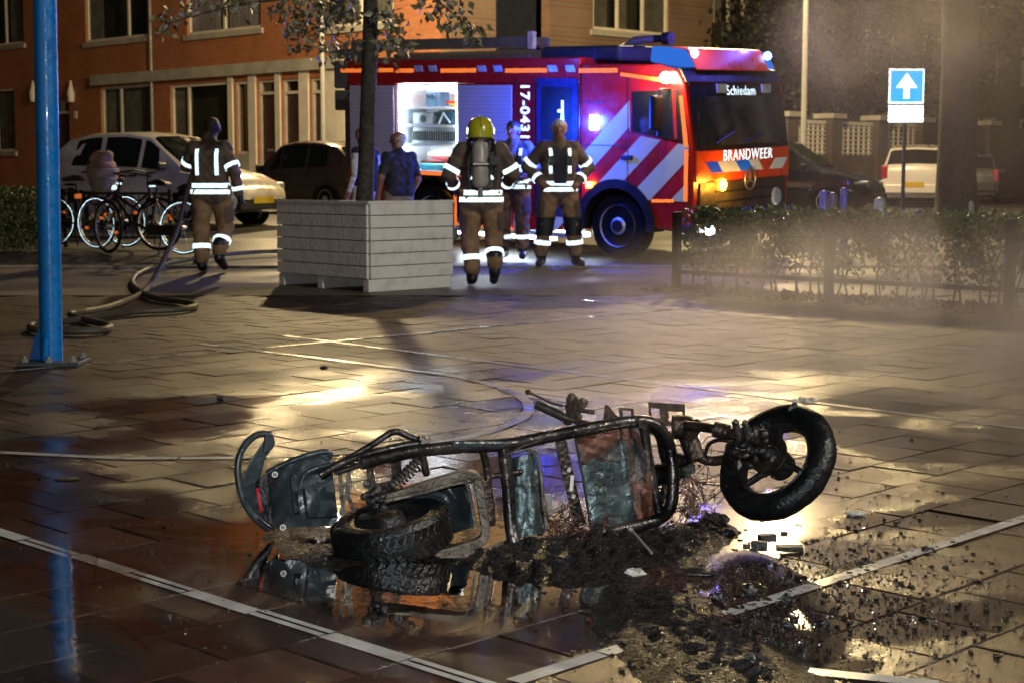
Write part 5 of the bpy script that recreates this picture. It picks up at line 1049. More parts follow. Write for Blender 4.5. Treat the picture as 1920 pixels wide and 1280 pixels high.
MB().lathe((0, 0.02, 1.0), (0, 0, 1), [(0, .185), (.04, .185)], 24, False).build('waist_belt', M_['dark'], t2)
# firefighter half hidden behind him, facing the court
t3, B3, J3 = person('bareheaded firefighter with short dark hair standing beside the helmeted one', gpos(962, 486), 172, dict(head=(0, .04, 1.645), elL=(-.31, .06, 1.18), wrL=(-.2, .22, 1.08), elR=(.31, .06, 1.18), wrR=(.2, .22, 1.06)), .97, look=.25)
bands(t3, B3, J3, False, True)
# older firefighter, open coat, hands on hips
t4, B4, J4 = person('grey haired firefighter in an open coat standing with hands on his hips', gpos(1047, 500), 186, dict(elL=(-.38, -.08, 1.2), wrL=(-.23, .07, 1.03), elR=(.38, -.08, 1.2), wrR=(.23, .07, 1.03), thL=(1, .2, 0), thR=(-1, .2, 0), knL=(-.17, .03, .51), knR=(.17, .03, .51), anL=(-.21, 0, .1), anR=(.21, 0, .1), toL=(-.26, .16, .045), toR=(.26, .16, .045)), .99, mats=dict(hair=PM_['greyhair']), look=.15)
bands(t4, B4, J4, False, True)
sh = strip_band(B4, [(0, 0, z) for z in np.linspace(1.0, 1.44, 12)], (1, 0, 0), .15, (0, 1, 0)); sh.build('shirt_front', PM_['shirt'], t4, smooth=True)
for x in (-.12, .12):
    kn = np.array(J4['knL' if x < 0 else 'knR']); loop_band(B4, kn-np.array((0, 0, .02)), (0, 0, 1), .22, 14, -80, 80, sub=lambda P: min(P[0][2], P[1][2]) < .6 and P[0][0]*x > 0, rmax=.16).build('knee_pad', M_['dark'], t4, smooth=True)
# two people by the open locker
t5, B5, J5 = person('bald man in a dark tee shirt and khaki trousers looking into the lit locker', px(748, 325, 19.3).xy.to_3d()+Vector((0, 0, zg(19.3)-.03)), 30, dict(elR=(.26, -.02, 1.15), wrR=(.22, .12, .95)), .93, group='bystanders at the open locker', gear=False, top='shirt', legs='khaki', bald=True, sleeve='short', mats=dict(hair=PM_['greyhair']), look=-.6)
t6, B6, J6 = person('person with white sleeves standing mostly hidden by the young tree', px(684, 325, 19.8).xy.to_3d()+Vector((0, 0, zg(19.8)-.03)), 60, dict(), .96, group='bystanders at the open locker', gear=False, top='shirt', legs='khaki', bald=True, sleeve='white', mats=dict(khaki=PM_['white'], hair=PM_['greyhair']), look=.2)
MB().box((-.1, .16, 1.2), (.03, .012, .3), Matrix.Rotation(.4, 3, 'Y')).build('red_strap', M_['orange'], t6)

# ---------------------------------------------------------------- fire hose
def smooth_path(pts, n=6):
    pts = [Vector(p) for p in pts]; out = []
    for i in range(len(pts)-1):
        p0, p1, p2, p3 = pts[max(i-1, 0)], pts[i], pts[i+1], pts[min(i+2, len(pts)-1)]
        for k in range(n):
            t = k/n; out.append(.5*((2*p1)+(p2-p0)*t+(2*p0-5*p1+4*p2-p3)*t*t+(3*p1-p0-3*p2+p3)*t*t*t))
    return out+[pts[-1]]
g_ = lambda x, y, dz=.035: gp(x, y)+Vector((0, 0, dz))
hw = MATS[t1.name] @ Vector(J1['wrL'])
hp_ = [hw+Vector((.1, .1, .1)), hw+Vector((.03, 0, .02)), px(345, 380, 18.2), px(332, 430, 17.6), px(310, 480, 16.9), px(290, 520, 16.4), g_(268, 555), g_(215, 580), g_(165, 592), g_(132, 598), g_(160, 608), g_(205, 620), g_(190, 628), g_(130, 630), g_(66, 627), g_(62, 618), g_(120, 612), g_(240, 594), g_(340, 588), g_(367, 580), g_(340, 573), g_(290, 566), g_(262, 553), g_(248, 535), g_(262, 518), g_(300, 503), g_(380, 488), g_(450, 480), g_(530, 476), g_(620, 474), g_(720, 472)]
hs = thing('fire_hose', 'dark fire hose looping over the pavement up to the walking firefighter', 'hose', gp(250, 560))
MB().tube(smooth_path(hp_), .027, 8).build('hose', mat('hose_jacket', (.06, .05, .035), .5, 0, .2, 10, .1), hs, world=True, smooth=True)
MB().cyl(hw+Vector((.03, 0, .02)), hw+Vector((.1, .1, .1)), .045).build('coupling', M_['tread'], hs, world=True, smooth=True)
# ================================================================ THE BURNT SCOOTER, lying on its side with its belly to the viewer
def q(x, y, o=0.): return px(x, y, 4.70+(x-640)*.00064+o)
sc_ = thing('burnt_scooter', 'burnt out scooter frame lying on its side with bare tubes and two wheels', 'scooter', gp(950, 1015))
def tb(name, pts, r, m='steel', n=12, k=6, sub=None):
    P = smooth_path([q(*p) for p in pts], k); rr = r if not isinstance(r, (list, tuple)) else [r[0]+(r[1]-r[0])*i/(len(P)-1) for i in range(len(P))]
    if not isinstance(rr, list): rr = [rr*(1+.03*math.sin(i*1.9)+.02*math.sin(i*.7+1)) for i in range(len(P))]
    o = MB().tube(P, rr, n).build(name, M_[m], sub or sc_, smooth=True, world=(sub is None))
    return o
def plate(name, pts, m, th=.006, parent=None, holes=None, bevel=.002):
    P = [q(*p) for p in pts]; nrm = (P[1]-P[0]).cross(P[2]-P[0]).normalized(); nrm = nrm if nrm.y > 0 else -nrm
    return MB().prism(P, nrm*th).build(name, M_[m], sc_, world=True, bevel=bevel)
def patch(name, c, m, nu=24, nv=24, f=None, th=.005):
    """dented sheet between four corners (top-left, top-right, bottom-right, bottom-left)"""
    A, B_, C_, D_ = [q(*p) for p in c]; nrm = (B_-A).cross(D_-A).normalized(); nrm = nrm if nrm.y < 0 else -nrm; mb = MB(); f = f or (lambda u, v: 0)
    for back in (0, 1):
        for j in range(nv+1):
            for i in range(nu+1):
                u, v = i/nu, j/nv; p = A.lerp(B_, u).lerp(D_.lerp(C_, u), v); mb.v.append(p+nrm*(f(u, v)-back*th+.0035*math.sin(u*5+v*7+A.x*40)+.0025*math.sin(u*11-v*9)*math.sin(v*6)+.001*math.sin(u*23+v*17)))
    n = nu+1; o = n*(nv+1)
    for j in range(nv):
        for i in range(nu):
            a = j*n+i; mb.f += [(a, a+1, a+n+1, a+n), (o+a, o+a+n, o+a+n+1, o+a+1)]
    ed = [i for i in range(nu)]; 
    for i in range(nu): mb.f += [(i, o+i, o+i+1, i+1), (nv*n+i, nv*n+i+1, o+nv*n+i+1, o+nv*n+i)]
    for j in range(nv): mb.f += [(j*n, j*n+n, o+j*n+n, o+j*n), (j*n+nu, o+j*n+nu, o+j*n+n+nu, j*n+n+nu)]
    return mb.build(name, M_[m], sc_, world=True, smooth=True)
def lump(c, a, b):
    mb = MB().ball((0, 0, 0), [random.uniform(a, b) for _ in range(3)], 10, 7); f = [random.uniform(60, 220) for _ in range(6)]; R = Matrix.Rotation(random.random()*3, 3, 'X') @ Matrix.Rotation(random.random()*3, 3, 'Z')
    for i, v in enumerate(mb.v): v += v*(.22*math.sin(f[0]*v.x+f[3])+.22*math.sin(f[1]*v.y+f[4])+.22*math.sin(f[2]*v.z+f[5])); mb.v[i] = R @ v+Vector(c)
    return mb
# main loop of the frame: upper tube, round the front, back along the ground
tb('frame_tube', [(676, 868, .05), (720, 857, .05), (770, 847, .05), (850, 838, .05), (950, 833, .05), (1010, 822, .05), (1100, 804, .05), (1180, 790, .05), (1222, 793, .05), (1246, 815, .05), (1258, 850, .05), (1262, 900, .03), (1258, 945, .02), (1240, 970, .01), (1200, 984, 0), (1120, 1001, 0), (1040, 1016, 0), (985, 1026, 0), (966, 1020, 0), (958, 985, .02), (954, 930, .04), (948, 870, .05), (945, 838, .05)], .0205, n=14)
tb('frame_tube', [(1200, 792, .06), (1232, 806, .1), (1248, 850, .13), (1252, 905, .13), (1240, 950, .1), (1222, 968, .06)], .019)
tb('frame_cross_tube', [(1206, 792, .045), (1214, 850, .045), (1225, 910, .035), (1236, 962, .025)], .0165)
tb('steering_head', [(1212, 893, .1), (1245, 888, .1), (1268, 884, .1)], .036)
tb('frame_brace', [(1236, 800, .1), (1243, 850, .2), (1256, 880, .25)], .015)
plate('weld_lug', [(1196, 783, .02), (1212, 783, .02), (1216, 802, .02), (1200, 804, .02)], 'steel', .03, bevel=.006)
tb('frame_stay', [(905, 845, .05), (912, 872, .055), (916, 905, .055)], .012, 'char'); tb('frame_stay', [(918, 892, .06), (945, 889, .05), (978, 884, .06)], .009, 'char')
tb('frame_stay', [(788, 838, .04), (794, 862, .05), (800, 890, .06)], .0115, 'char'); plate('frame_gusset', [(848, 826, .03), (952, 826, .03), (948, 842, .028), (850, 846, .028)], 'plastic', .03, bevel=.008)
# brackets of the rear frame: plate with two windows
for a in ([(686, 872), (702, 870), (706, 930), (692, 932)], [(732, 862), (752, 860), (756, 904), (736, 908)], [(700, 906), (740, 900), (742, 928), (704, 934)]): plate('rear_bracket', [(x, y, .07) for x, y in a], 'char', .006)
o = q(688, 905, .06); MB().cyl(o, o+Vector((0, -.02, 0)), .012, n=6).build('bolt', M_['steel'], sc_, world=True)
# seat rail: two bent tubes with a lug
tb('seat_rail', [(618, 878, .16), (655, 858, .16), (700, 832, .16), (730, 812, .16), (748, 809, .16), (770, 818, .15), (793, 828, .13)], .0105)
tb('seat_rail', [(600, 890, .13), (640, 868, .13), (690, 850, .13), (740, 838, .12), (790, 829, .1)], .0115)
tb('seat_rail', [(628, 886, .15), (660, 876, .15), (690, 862, .15), (708, 842, .15)], .009); tb('rail_lug', [(784, 824, .1), (797, 827, .1)], .014)
o = q(797, 828, .07); MB().cyl(o, o+Vector((0, .05, 0)), .013, n=10).build('bolt', M_['steel'], sc_, world=True)
# perforated strut behind the tail
ps = MB()
for (a, b) in (((636, 872), (645, 965)), ((655, 872), (652, 925)), ((652, 925), (664, 960)), ((645, 925), (640, 965))): A, B_ = q(*a, .2), q(*b, .2); ps.bar(A, B_, .013, .004, (0, 1, 0))
for y in (875, 908, 932): A, B_ = q(636, y, .2), q(656, y, .2); ps.bar(A, B_, .012, .005, (0, 1, 0))
ps.build('perforated_strut', M_['alu'], sc_, world=True)
# rear shock with its spring
A, B_ = q(738, 908, .08), q(790, 858, .08); ax = (B_-A); u = ax.normalized(); w = u.orthogonal().normalized(); w2 = u.cross(w)
so_ = MB().cyl(A-u*.03, B_+u*.02, .009).build('shock_absorber', M_['steel'], sc_, world=True, smooth=True)
MB().tube([A+ax*(t/160)+(w*math.cos(t*.36)+w2*math.sin(t*.36))*.0175-Vector((0, .04, 0)) for t in range(161)], .0042, 6).build('coil_spring', M_['alu'], sc_, world=True, smooth=True)
# swing arm: broad box-section loop round the rear wheel
def flat_loop(name, pts, w, d, m):
    P = smooth_path([q(*p) for p in pts], 5); mb = MB(); N = len(P)
    for i, p in enumerate(P):
        t = (P[min(i+1, N-1)]-P[max(i-1, 0)]).normalized(); n = t.cross(Vector((0, 1, 0))).normalized()
        mb.v += [p+n*w/2-Vector((0, d/2, 0)), p+n*w/2+Vector((0, d/2, 0)), p-n*w/2+Vector((0, d/2, 0)), p-n*w/2-Vector((0, d/2, 0))]
        if i: b = 4*i; mb.f += [(b-4+k, b-4+(k+1) % 4, b+(k+1) % 4, b+k) for k in range(4)]
    mb.f += [(3, 2, 1, 0), tuple(4*(N-1)+k for k in range(4))]; return mb.build(name, M_[m], sc_, world=True, bevel=.004)
flat_loop('swing_arm', [(706, 938, .03), (760, 922, .03), (830, 900, .03), (872, 889, .03), (890, 893, .03), (898, 915, .03), (906, 960, .02), (910, 995, .01), (898, 1015, 0), (850, 1030, -.02), (800, 1042, -.03), (760, 1052, -.03)], .028, .05, 'alu')
flat_loop('swing_arm_rib', [(718, 938, .0), (790, 922, .0), (862, 903, .0), (876, 908, .0), (886, 950, 0), (892, 990, -.01)], .008, .03, 'alu')
tb('swing_pivot', [(906, 900, .06), (914, 940, .05), (916, 985, .04)], .022, 'char')
# axle clamp block with bolts
o = q(702, 938, .0)
for k in range(16): a = Vector((random.uniform(-.035, .035), random.uniform(-.03, .02), random.uniform(-.03, .03))); lump(o+a, .006, .017).build('axle_fitting', M_['black'], sc_, world=True, smooth=True)
# rear wheel, almost flat on the ground
rc_ = px(735, 998, 4.84); rax = Vector((-.17, -.1, .98)).normalized(); R0 = .175
rw = MB().lathe(rc_, rax, [(-.052, R0-.06), (-.06, R0-.04), (-.058, R0-.012), (-.035, R0+.006), (0, R0+.012), (.035, R0+.006), (.058, R0-.012), (.06, R0-.04), (.05, R0-.06)], 48, False)
rw = rw.build('rear_tyre', M_['tyre'], sc_, world=True, smooth=True)
u = rax.orthogonal().normalized(); w = rax.cross(u)
bl = MB()
for k in range(44):
    g = k*2*math.pi/44
    for s in (-1, 1):
        c = rc_+(u*math.cos(g+s*.03)+w*math.sin(g+s*.03))*(R0+.008)+rax*s*.026; t = (-u*math.sin(g)+w*math.cos(g)); bl.box(c, (.018, .003, .034), Matrix((t+rax*.0, (u*math.cos(g)+w*math.sin(g)), rax+t*s*.5)).transposed())
bl.build('tread_blocks', M_['tyre'], rw, kind='stuff')
for ch in rw.children: ch.matrix_parent_inverse = Matrix.Translation(-MATS[sc_.name].translation)
MB().lathe(rc_, rax, [(.052, .118), (.04, .105), (.03, .05), (.06, .045), (.065, .0)], 30, False).build('rear_rim', M_['black'], sc_, world=True, smooth=True)
MB().lathe(rc_, rax, [(-.05, .118), (-.02, .1), (-.02, .02)], 30, False).build('rear_rim', M_['black'], sc_, world=True, smooth=True)
patch('inner_mudguard', [(745, 925, .2), (868, 882, .2), (893, 985, .16), (790, 1020, .12)], 'plastic', 18, 18, lambda u, v: .05*math.sin(u*3.14)*math.sin(v*3.14))
# tail: curved fin, rear panel with recess and screws
P = [(510, 812), (516, 830), (508, 843), (497, 858), (492, 880), (484, 908), (492, 938), (502, 965), (516, 996), (500, 990), (476, 968), (458, 940), (448, 908), (452, 896), (462, 880), (472, 858), (486, 836), (498, 820)]
fin = MB(); ct = q(490, 905, .42); P3_ = [q(x, y, .40) for x, y in P]; fin.prism(P3_, (0, .012, 0)); fin.build('tail_fin', M_['plastic'], sc_, world=True, bevel=.004)
tb('tail_fin_edge', [(508, 814, .39), (484, 814, .39), (462, 830, .38), (449, 856, .37), (446, 890, .36), (456, 936, .35), (476, 968, .35), (504, 992, .35)], .011, 'plastic'); plate('tail_fin_tip', [(498, 812, .38), (510, 810, .38), (516, 832, .38), (508, 846, .38), (494, 848, .38)], 'plastic', .02, bevel=.004)
patch('tail_panel', [(500, 886, .36), (618, 846, .3), (634, 985, .24), (512, 990, .3)], 'plastic', 28, 28, lambda u, v: .035*math.sin(u*3.14)*(.4+.6*math.sin(v*3.14))+(.018 if .38 < u < .46 and .2 < v < .8 else 0)-(.022 if u > .56 and .22 < v < .86 else 0))
tb('tail_panel_rim', [(628, 868, .27), (596, 876, .27), (572, 888, .28), (563, 915, .28), (566, 955, .28), (580, 974, .27), (610, 980, .26), (632, 976, .25)], .0075, 'plastic')
tb('tail_panel_rim', [(500, 886, .34), (540, 866, .32), (580, 852, .3), (612, 846, .29), (622, 856, .29)], .009, 'plastic')
patch('tail_underside', [(478, 905, .38), (506, 880, .37), (522, 992, .31), (492, 968, .34)], 'black', 10, 14)
for x, y in ((516, 888), (531, 987)): o = q(x, y, .22 if y < 900 else .2); m_ = MB().lathe(o, (0, -1, .1), [(0, .008), (.006, .008), (.008, .005)], 14).build('screw', M_['gal'], sc_, world=True, smooth=True); MB().torus(o+Vector((0, -.008, 0)), (0, 1, 0), .008, .0016, 12, 5).build('washer', M_['frame'], sc_, world=True)
plate('tail_reflector', [(479, 915, .31), (485, 913, .31), (493, 958, .29), (488, 960, .29)], 'taillamp', .006)
# battery tray sheet, floor sheet, slotted bar, small silver strip
patch('battery_sheet', [(956, 858, .1), (1003, 848, .1), (1022, 998, .05), (966, 1008, .04)], 'teal', 16, 26, lambda u, v: .03*math.sin(u*3.14)+.003*math.sin(u*14))
tb('sheet_edge', [(985, 842, .1), (1004, 850, .09), (1013, 880, .08), (1018, 940, .05), (1024, 990, .03)], .006, 'alu'); tb('sheet_edge', [(1000, 850, .085), (1008, 900, .075), (1014, 980, .04)], .003, 'teal')
patch('floor_sheet', [(1080, 818, .07), (1208, 795, .07), (1236, 984, .03), (1110, 1006, .03)], 'teal', 44, 30, lambda u, v: .009*max(0, math.sin(u*11))*(1 if .12 < v < .9 else .2)*(1 if u < .7 else .3))
patch('floor_sheet_scorched', [(1162, 803, .052), (1206, 797, .052), (1234, 980, .015), (1195, 988, .015)], 'rust', 22, 30, lambda u, v: .006*math.sin(v*7+u*5)+.006*math.sin(u*9))
patch('floor_sheet_scorched', [(1084, 819, .052), (1160, 805, .052), (1166, 862, .046), (1088, 872, .048)], 'rust', 22, 16, lambda u, v: .008*max(0, math.sin(u*13))-.006*v)
tb('floor_edge', [(1078, 818, .05), (1090, 880, .04), (1102, 950, .03), (1110, 1004, .02)], .004, 'black')
for (a, b) in (((1050, 824), (1068, 905)), ((1068, 905), (1088, 985))):
    A, B_ = q(*a, .09), q(*b, .09); MB().bar(A+(B_-A)*0, B_, .036, .006, (0, 1, 0)).build('slotted_bar', M_['char'], sc_, world=True, bevel=.002)
for x, y, h in ((1071, 905, .05), (1066, 880, .012), (1074, 930, .012)): o = q(x, y, .084); MB().bar(o-Vector((0, 0, h/2)), o+Vector((.004, 0, h/2)), .011, .004, (0, 1, 0)).build('slot_rim', M_['frame'], sc_, world=True)
plate('silver_strip', [(1023, 924, .07), (1034, 926, .07), (1037, 965, .06), (1027, 968, .06)], 'gal', .004)
tb('cable', [(1040, 800, .03), (1010, 825, .02), (975, 838, .0), (940, 860, .01), (920, 890, .03)], .0022, 'alu', 6)
plate('pale_bracket', [(1120, 1006, .0), (1144, 1000, .0), (1146, 1014, .0), (1122, 1020, .0)], 'gal', .006)
o = q(987, 1018, -.01); MB().cyl(o, o+Vector((0, 0, .035)), .006, n=6).build('bolt', M_['steel'], sc_, world=True)
# steering plates behind
def win_plate(name, x0, y0, x1, y1, wins, o, m='char'):
    mb = MB(); us = sorted({x0, x1, *[v for w in wins for v in (w[0], w[2])]}); vs = sorted({y0, y1, *[v for w in wins for v in (w[1], w[3])]})
    for a, b in zip(us, us[1:]):
        for c, d in zip(vs, vs[1:]):
            if any(w[0] <= a and b <= w[2] and w[1] <= c and d <= w[3] for w in wins): continue
            P = [q(a, c+(a-x0)*.06, o), q(b, c+(b-x0)*.06, o), q(b+4*(d-y0)/40, d+(b-x0)*.06, o), q(a+4*(d-y0)/40, d+(a-x0)*.06, o)]; mb.prism(P, (0, .006, 0))
    return mb.build(name, M_[m], sc_, world=True)
win_plate('battery_bracket', 1215, 753, 1284, 815, [(1220, 764, 1236, 782), (1252, 768, 1279, 787), (1226, 796, 1270, 808)], .55); win_plate('small_bracket', 1160, 763, 1188, 785, [(1167, 768, 1182, 785)], .5)
plate('small_bracket', [(1135, 757, .5), (1141, 759, .5), (1168, 792, .5), (1131, 792, .5)], 'char', .005)
# front fork and front wheel
def at3(x, y, Y): return px(x, y, Y)
def tb3(name, pts, r, m='char', n=12, k=5): P = smooth_path([px(*p) for p in pts], k); return MB().tube(P, r, n).build(name, M_[m], sc_, world=True, smooth=True)
tb3('fork_crown', [(1262, 800, 5.2), (1285, 800, 5.2), (1300, 806, 5.18)], .04); tb3('fork_crown', [(1285, 805, 5.25), (1296, 835, 5.22), (1306, 862, 5.2)], .032)
tb3('fork_leg', [(1285, 797, 5.15), (1325, 801, 5.1), (1350, 806, 5.06)], .016); tb3('fork_collar', [(1340, 804, 5.07), (1366, 810, 5.05)], .026); tb3('fork_leg', [(1362, 810, 5.05), (1400, 820, 5.0), (1438, 830, 4.96)], .02)
tb3('fork_leg', [(1300, 850, 5.22), (1326, 862, 5.2), (1352, 862, 5.18), (1385, 852, 5.14), (1430, 848, 5.1)], .017); tb3('brake_arm', [(1322, 850, 5.12), (1330, 832, 5.1), (1348, 824, 5.08), (1368, 826, 5.06)], .007); tb3('brake_arm', [(1362, 846, 5.08), (1366, 834, 5.06), (1376, 828, 5.04), (1384, 840, 5.02)], .006)
tb3('horn', [(1282, 872, 5.2), (1290, 888, 5.2)], .03, 'black'); tb3('headset_nut', [(1270, 862, 5.25), (1292, 868, 5.22)], .026)
fc = px(1457, 866, 5.05); fax = Vector((-.6, -.53, .58)).normalized(); FR = .168; u = Vector((0, 0, 1)); u = (u-fax*u.dot(fax)).normalized(); w = fax.cross(u)
prof = [(.028, FR-.035), (.04, FR-.022), (.044, FR+.002), (.036, FR+.022), (.018, FR+.034), (0, FR+.037), (-.018, FR+.034), (-.036, FR+.022), (-.044, FR+.002), (-.04, FR-.022), (-.028, FR-.035)]
tyb = MB().lathe(fc, fax, prof, 64, False)
for i, v in enumerate(tyb.v): d = v-fc; d.normalize(); g = math.atan2((v-fc).dot(w), (v-fc).dot(u)); v += d*(.0015*math.sin(g*9)+.001*math.sin(g*23)+(.008 if 1.2 < (g % 6.28) < 1.5 and i % 3 == 0 else 0))
tyb.build('front_tyre', M_['tyre'], sc_, world=True, smooth=True)
MB().lathe(fc, fax, [(.026, FR-.034), (.032, FR-.04), (.02, FR-.048), (-.02, FR-.048), (-.032, FR-.04), (-.026, FR-.034)], 48, False).build('front_rim', M_['black'], sc_, world=True, smooth=True)
for k in range(3):
    g = .35+k*2.094; d = u*math.cos(g)+w*math.sin(g); e = -u*math.sin(g)+w*math.cos(g); MB().tube([fc+d*.03, fc+d*.07+e*.004, fc+d*(FR-.045)], [.024, .012, .011], 8).build('spoke', M_['black'], sc_, world=True, smooth=True)
MB().lathe(fc, fax, [(-.05, .02), (-.04, .045), (.03, .05), (.045, .03), (.055, .018)], 20).build('front_hub', M_['black'], sc_, world=True, smooth=True)
db = MB().lathe(fc-fax*-.05, fax, [(0, .035), (0, .066), (.004, .066), (.004, .035)], 30, False).build('brake_disc', M_['char'], sc_, world=True)
o = fc+fax*.06+u*.05-w*.02
for k in range(24): a = Vector((random.gauss(0, .028), random.gauss(0, .015), random.gauss(0, .028))); lump(px(1408, 834, 4.97)+a, .008, .02).build('melted_caliper', M_['black'], sc_, world=True, smooth=True)
for x, y in ((1386, 792), (1404, 794)): A = px(x, y, 4.95); MB().tube([A+Vector((0, 0, -.05)), A+Vector((-.012, 0, 0)), A+Vector((-.018, 0, .006))], .011, 8).build('caliper_pin', M_['black'], sc_, world=True, smooth=True)
for x, y in ((1482, 768), (1490, 764)): A = px(x, y, 5.1); MB().ball(A, (.012, .01, .018)).build('melted_rubber', M_['black'], sc_, world=True, smooth=True)
# handlebar sticking out behind
tb3('handlebar_grip', [(1004, 756, 5.95), (1030, 768, 5.95), (1058, 781, 5.94)], .0185, 'black'); tb3('handlebar', [(1050, 778, 5.94), (1085, 790, 5.92), (1125, 800, 5.85), (1180, 812, 5.75)], .012, 'steel'); tb3('brake_lever', [(990, 734, 5.92), (1015, 745, 5.92), (1040, 756, 5.93), (1056, 760, 5.93)], .0055, 'black')
A = px(990, 734, 5.92); MB().ball(A, .011).build('lever_tip', M_['black'], sc_, world=True, smooth=True)
for k in range(14): a = px(1076+random.gauss(0, 10), 764+random.gauss(0, 10), 5.93+random.gauss(0, .02)); lump(a, .012, .026).build('lever_housing', M_['alu' if k < 5 else 'black'], sc_, world=True, smooth=True)
tb3('clutch_stub', [(1085, 768, 5.93), (1115, 772, 5.92)], .009, 'char')
# wires
def wires(name, label_m, n, c, spread, L, r, m):
    mb = MB()
    for _ in range(n):
        p = c+Vector((random.gauss(0, spread[0]), random.gauss(0, spread[1]), abs(random.gauss(0, spread[2])))); d = Vector((random.gauss(0, 1), random.gauss(0, 1), random.gauss(0, 1))).normalized(); P = [p.copy()]
        for i in range(7): d = (d+Vector((random.gauss(0, .5), random.gauss(0, .5), random.gauss(0, .5)))).normalized(); p = p+d*L/7; p.z = max(.008, p.z); P.append(p.copy())
        mb.tube(P, r, 4)
    return mb.build(name, m, sc_, world=True, smooth=True, kind='stuff')
M_['copper'] = mat('burnt_copper_wire', (.04, .018, .013), .5, .4, .4, 20, .1, 50, (.13, .05, .035))
wires('copper_wires', '', 80, q(1065, 995, .03), (.06, .05, .02), .13, .0014, M_['copper']); wires('thin_wires', '', 40, px(1300, 960, 5.2), (.035, .05, .05), .2, .0013, M_['copper'])
mb = MB()
for k in range(26):
    x = 1290+random.gauss(0, 14); P = [px(1285+random.gauss(0, 6), 885, 5.2), px(x, 910, 5.18), px(x+random.gauss(8, 10), 945, 5.16), px(x+random.gauss(6, 14), 985, 5.15)]; mb.tube(smooth_path(P, 4), .0013, 4)
mb.build('hanging_wires', M_['copper'], sc_, world=True, smooth=True, kind='stuff')

# ================================================================ ASH, RUBBLE
def heap(name, pix, hmax, m, label, n=70, seed=1):
    pts = [gp(*p) for p in pix]; xs = [p.x for p in pts]; ys = [p.y for p in pts]; r = np.random.default_rng(seed); cx, cy = sum(xs)/len(xs), sum(ys)/len(ys); mb = MB(); NX = n; NY = int(n*.7)
    x0, x1, y0, y1 = min(xs)-.05, max(xs)+.05, min(ys)-.05, max(ys)+.05; ph = r.random((14, 3))*6; fr = r.random((14, 2))*60+8; am = 1/fr.sum(1)**.6; am /= am.sum()
    def hgt(x, y):
        ins = 1e9; cross = False
        for a, b in zip(pts, pts[1:]+pts[:1]):
            d = Vector((b.x-a.x, b.y-a.y)); t = max(0, min(1, ((x-a.x)*d.x+(y-a.y)*d.y)/d.length_squared)); ins = min(ins, math.hypot(x-a.x-d.x*t, y-a.y-d.y*t))
            if (a.y > y) != (b.y > y) and x < a.x+(y-a.y)*(b.x-a.x)/(b.y-a.y): cross = not cross
        s = ins if cross else -ins; nz = sum(am[k]*math.sin(fr[k, 0]*x+ph[k, 0]+2*math.sin(fr[k, 1]*.3*y))*math.sin(fr[k, 1]*y+ph[k, 1]) for k in range(14))
        return min(1, max(-.6, (s+.03)/.12))*hmax*(.45+2.2*abs(nz)) if s > -.06 else -.02
    for j in range(NY+1):
        for i in range(NX+1):
            x = x0+(x1-x0)*i/NX; y = y0+(y1-y0)*j/NY; mb.v.append(Vector((x, y, hgt(x, y)+.002)))
    mb.f = [(j*(NX+1)+i, j*(NX+1)+i+1, (j+1)*(NX+1)+i+1, (j+1)*(NX+1)+i) for j in range(NY) for i in range(NX) if max(mb.v[j*(NX+1)+i].z, mb.v[j*(NX+1)+i+1].z, mb.v[(j+1)*(NX+1)+i+1].z, mb.v[(j+1)*(NX+1)+i].z) > -.005]
    return mb.build(name, m, kind='stuff', label=label)
M_['ash'] = mat('wet_black_ash', (.003, .0028, .0028), .34, 0, .4, 30, .8, 120, (.013, .0105, .0095), rvar=.2, spec=.22)
M_['ashred'] = mat('wet_red_ash', (.01, .005, .0045), .38, 0, .4, 30, .8, 120, (.045, .019, .014), spec=.25)
heap('ash_heap', [(850, 1060), (930, 1020), (1060, 1005), (1180, 1000), (1290, 985), (1340, 975), (1390, 1000), (1350, 1035), (1260, 1070), (1180, 1095), (1060, 1105), (940, 1090)], .032, M_['ash'], 'wet black ash heap melted out under the scooter frame', 90, 3)
heap('ash_heap', [(1120, 1110), (1240, 1100), (1330, 1130), (1360, 1180), (1480, 1230), (1540, 1285), (1250, 1290), (1160, 1200)], .02, M_['ash'], 'black ash spread across the sideline', 80, 5)
heap('ash_heap', [(480, 1000), (560, 985), (660, 990), (700, 1060), (620, 1080), (520, 1040)], .016, M_['ash'], 'sooty melted residue under the tail panel', 50, 9)
heap('ash_heap', [(1170, 1060), (1240, 1050), (1300, 1080), (1280, 1110), (1200, 1110)], .03, M_['ashred'], 'reddish burnt ash beside the main heap', 40, 8)
def chunk(c, s, rng):
    v = rng.normal(size=(8, 3)); v /= np.linalg.norm(v, axis=1)[:, None]; base = np.array([(i, j, k) for i in (-1, 1) for j in (-1, 1) for k in (-1, 1)])*.6+v*.35
    return [tuple(np.array(c)+b*np.array(s)) for b in base], [(0, 1, 3, 2), (4, 6, 7, 5), (0, 4, 5, 1), (2, 3, 7, 6), (0, 2, 6, 4), (1, 5, 7, 3)]
def scatter(name, label, m, n, regions, smin, smax, flat=.6):
    mb = MB(); W_ = [r[4] for r in regions]
    for _ in range(n):
        r = random.choices(regions, W_)[0]; p = gp(random.gauss(r[0], r[2]), min(1400, random.gauss(r[1], r[3]))); s = smin+(smax-smin)*random.random()**3; mb.add(*chunk((p.x, p.y, s*flat*.5), (s, s*random.uniform(.6, 1.3), s*flat), RNG))
    return mb.build(name, m, kind='stuff', label=label)
reg = [(1180, 1060, 130, 45, 5), (1330, 1180, 90, 60, 5), (1480, 1100, 160, 90, 4), (1620, 1080, 140, 90, 3), (950, 1070, 120, 25, 2), (1400, 960, 140, 60, 1.5), (1700, 1150, 120, 80, 2), (700, 1060, 120, 40, .6), (1100, 880, 300, 60, .5), (300, 1080, 220, 90, .25)]
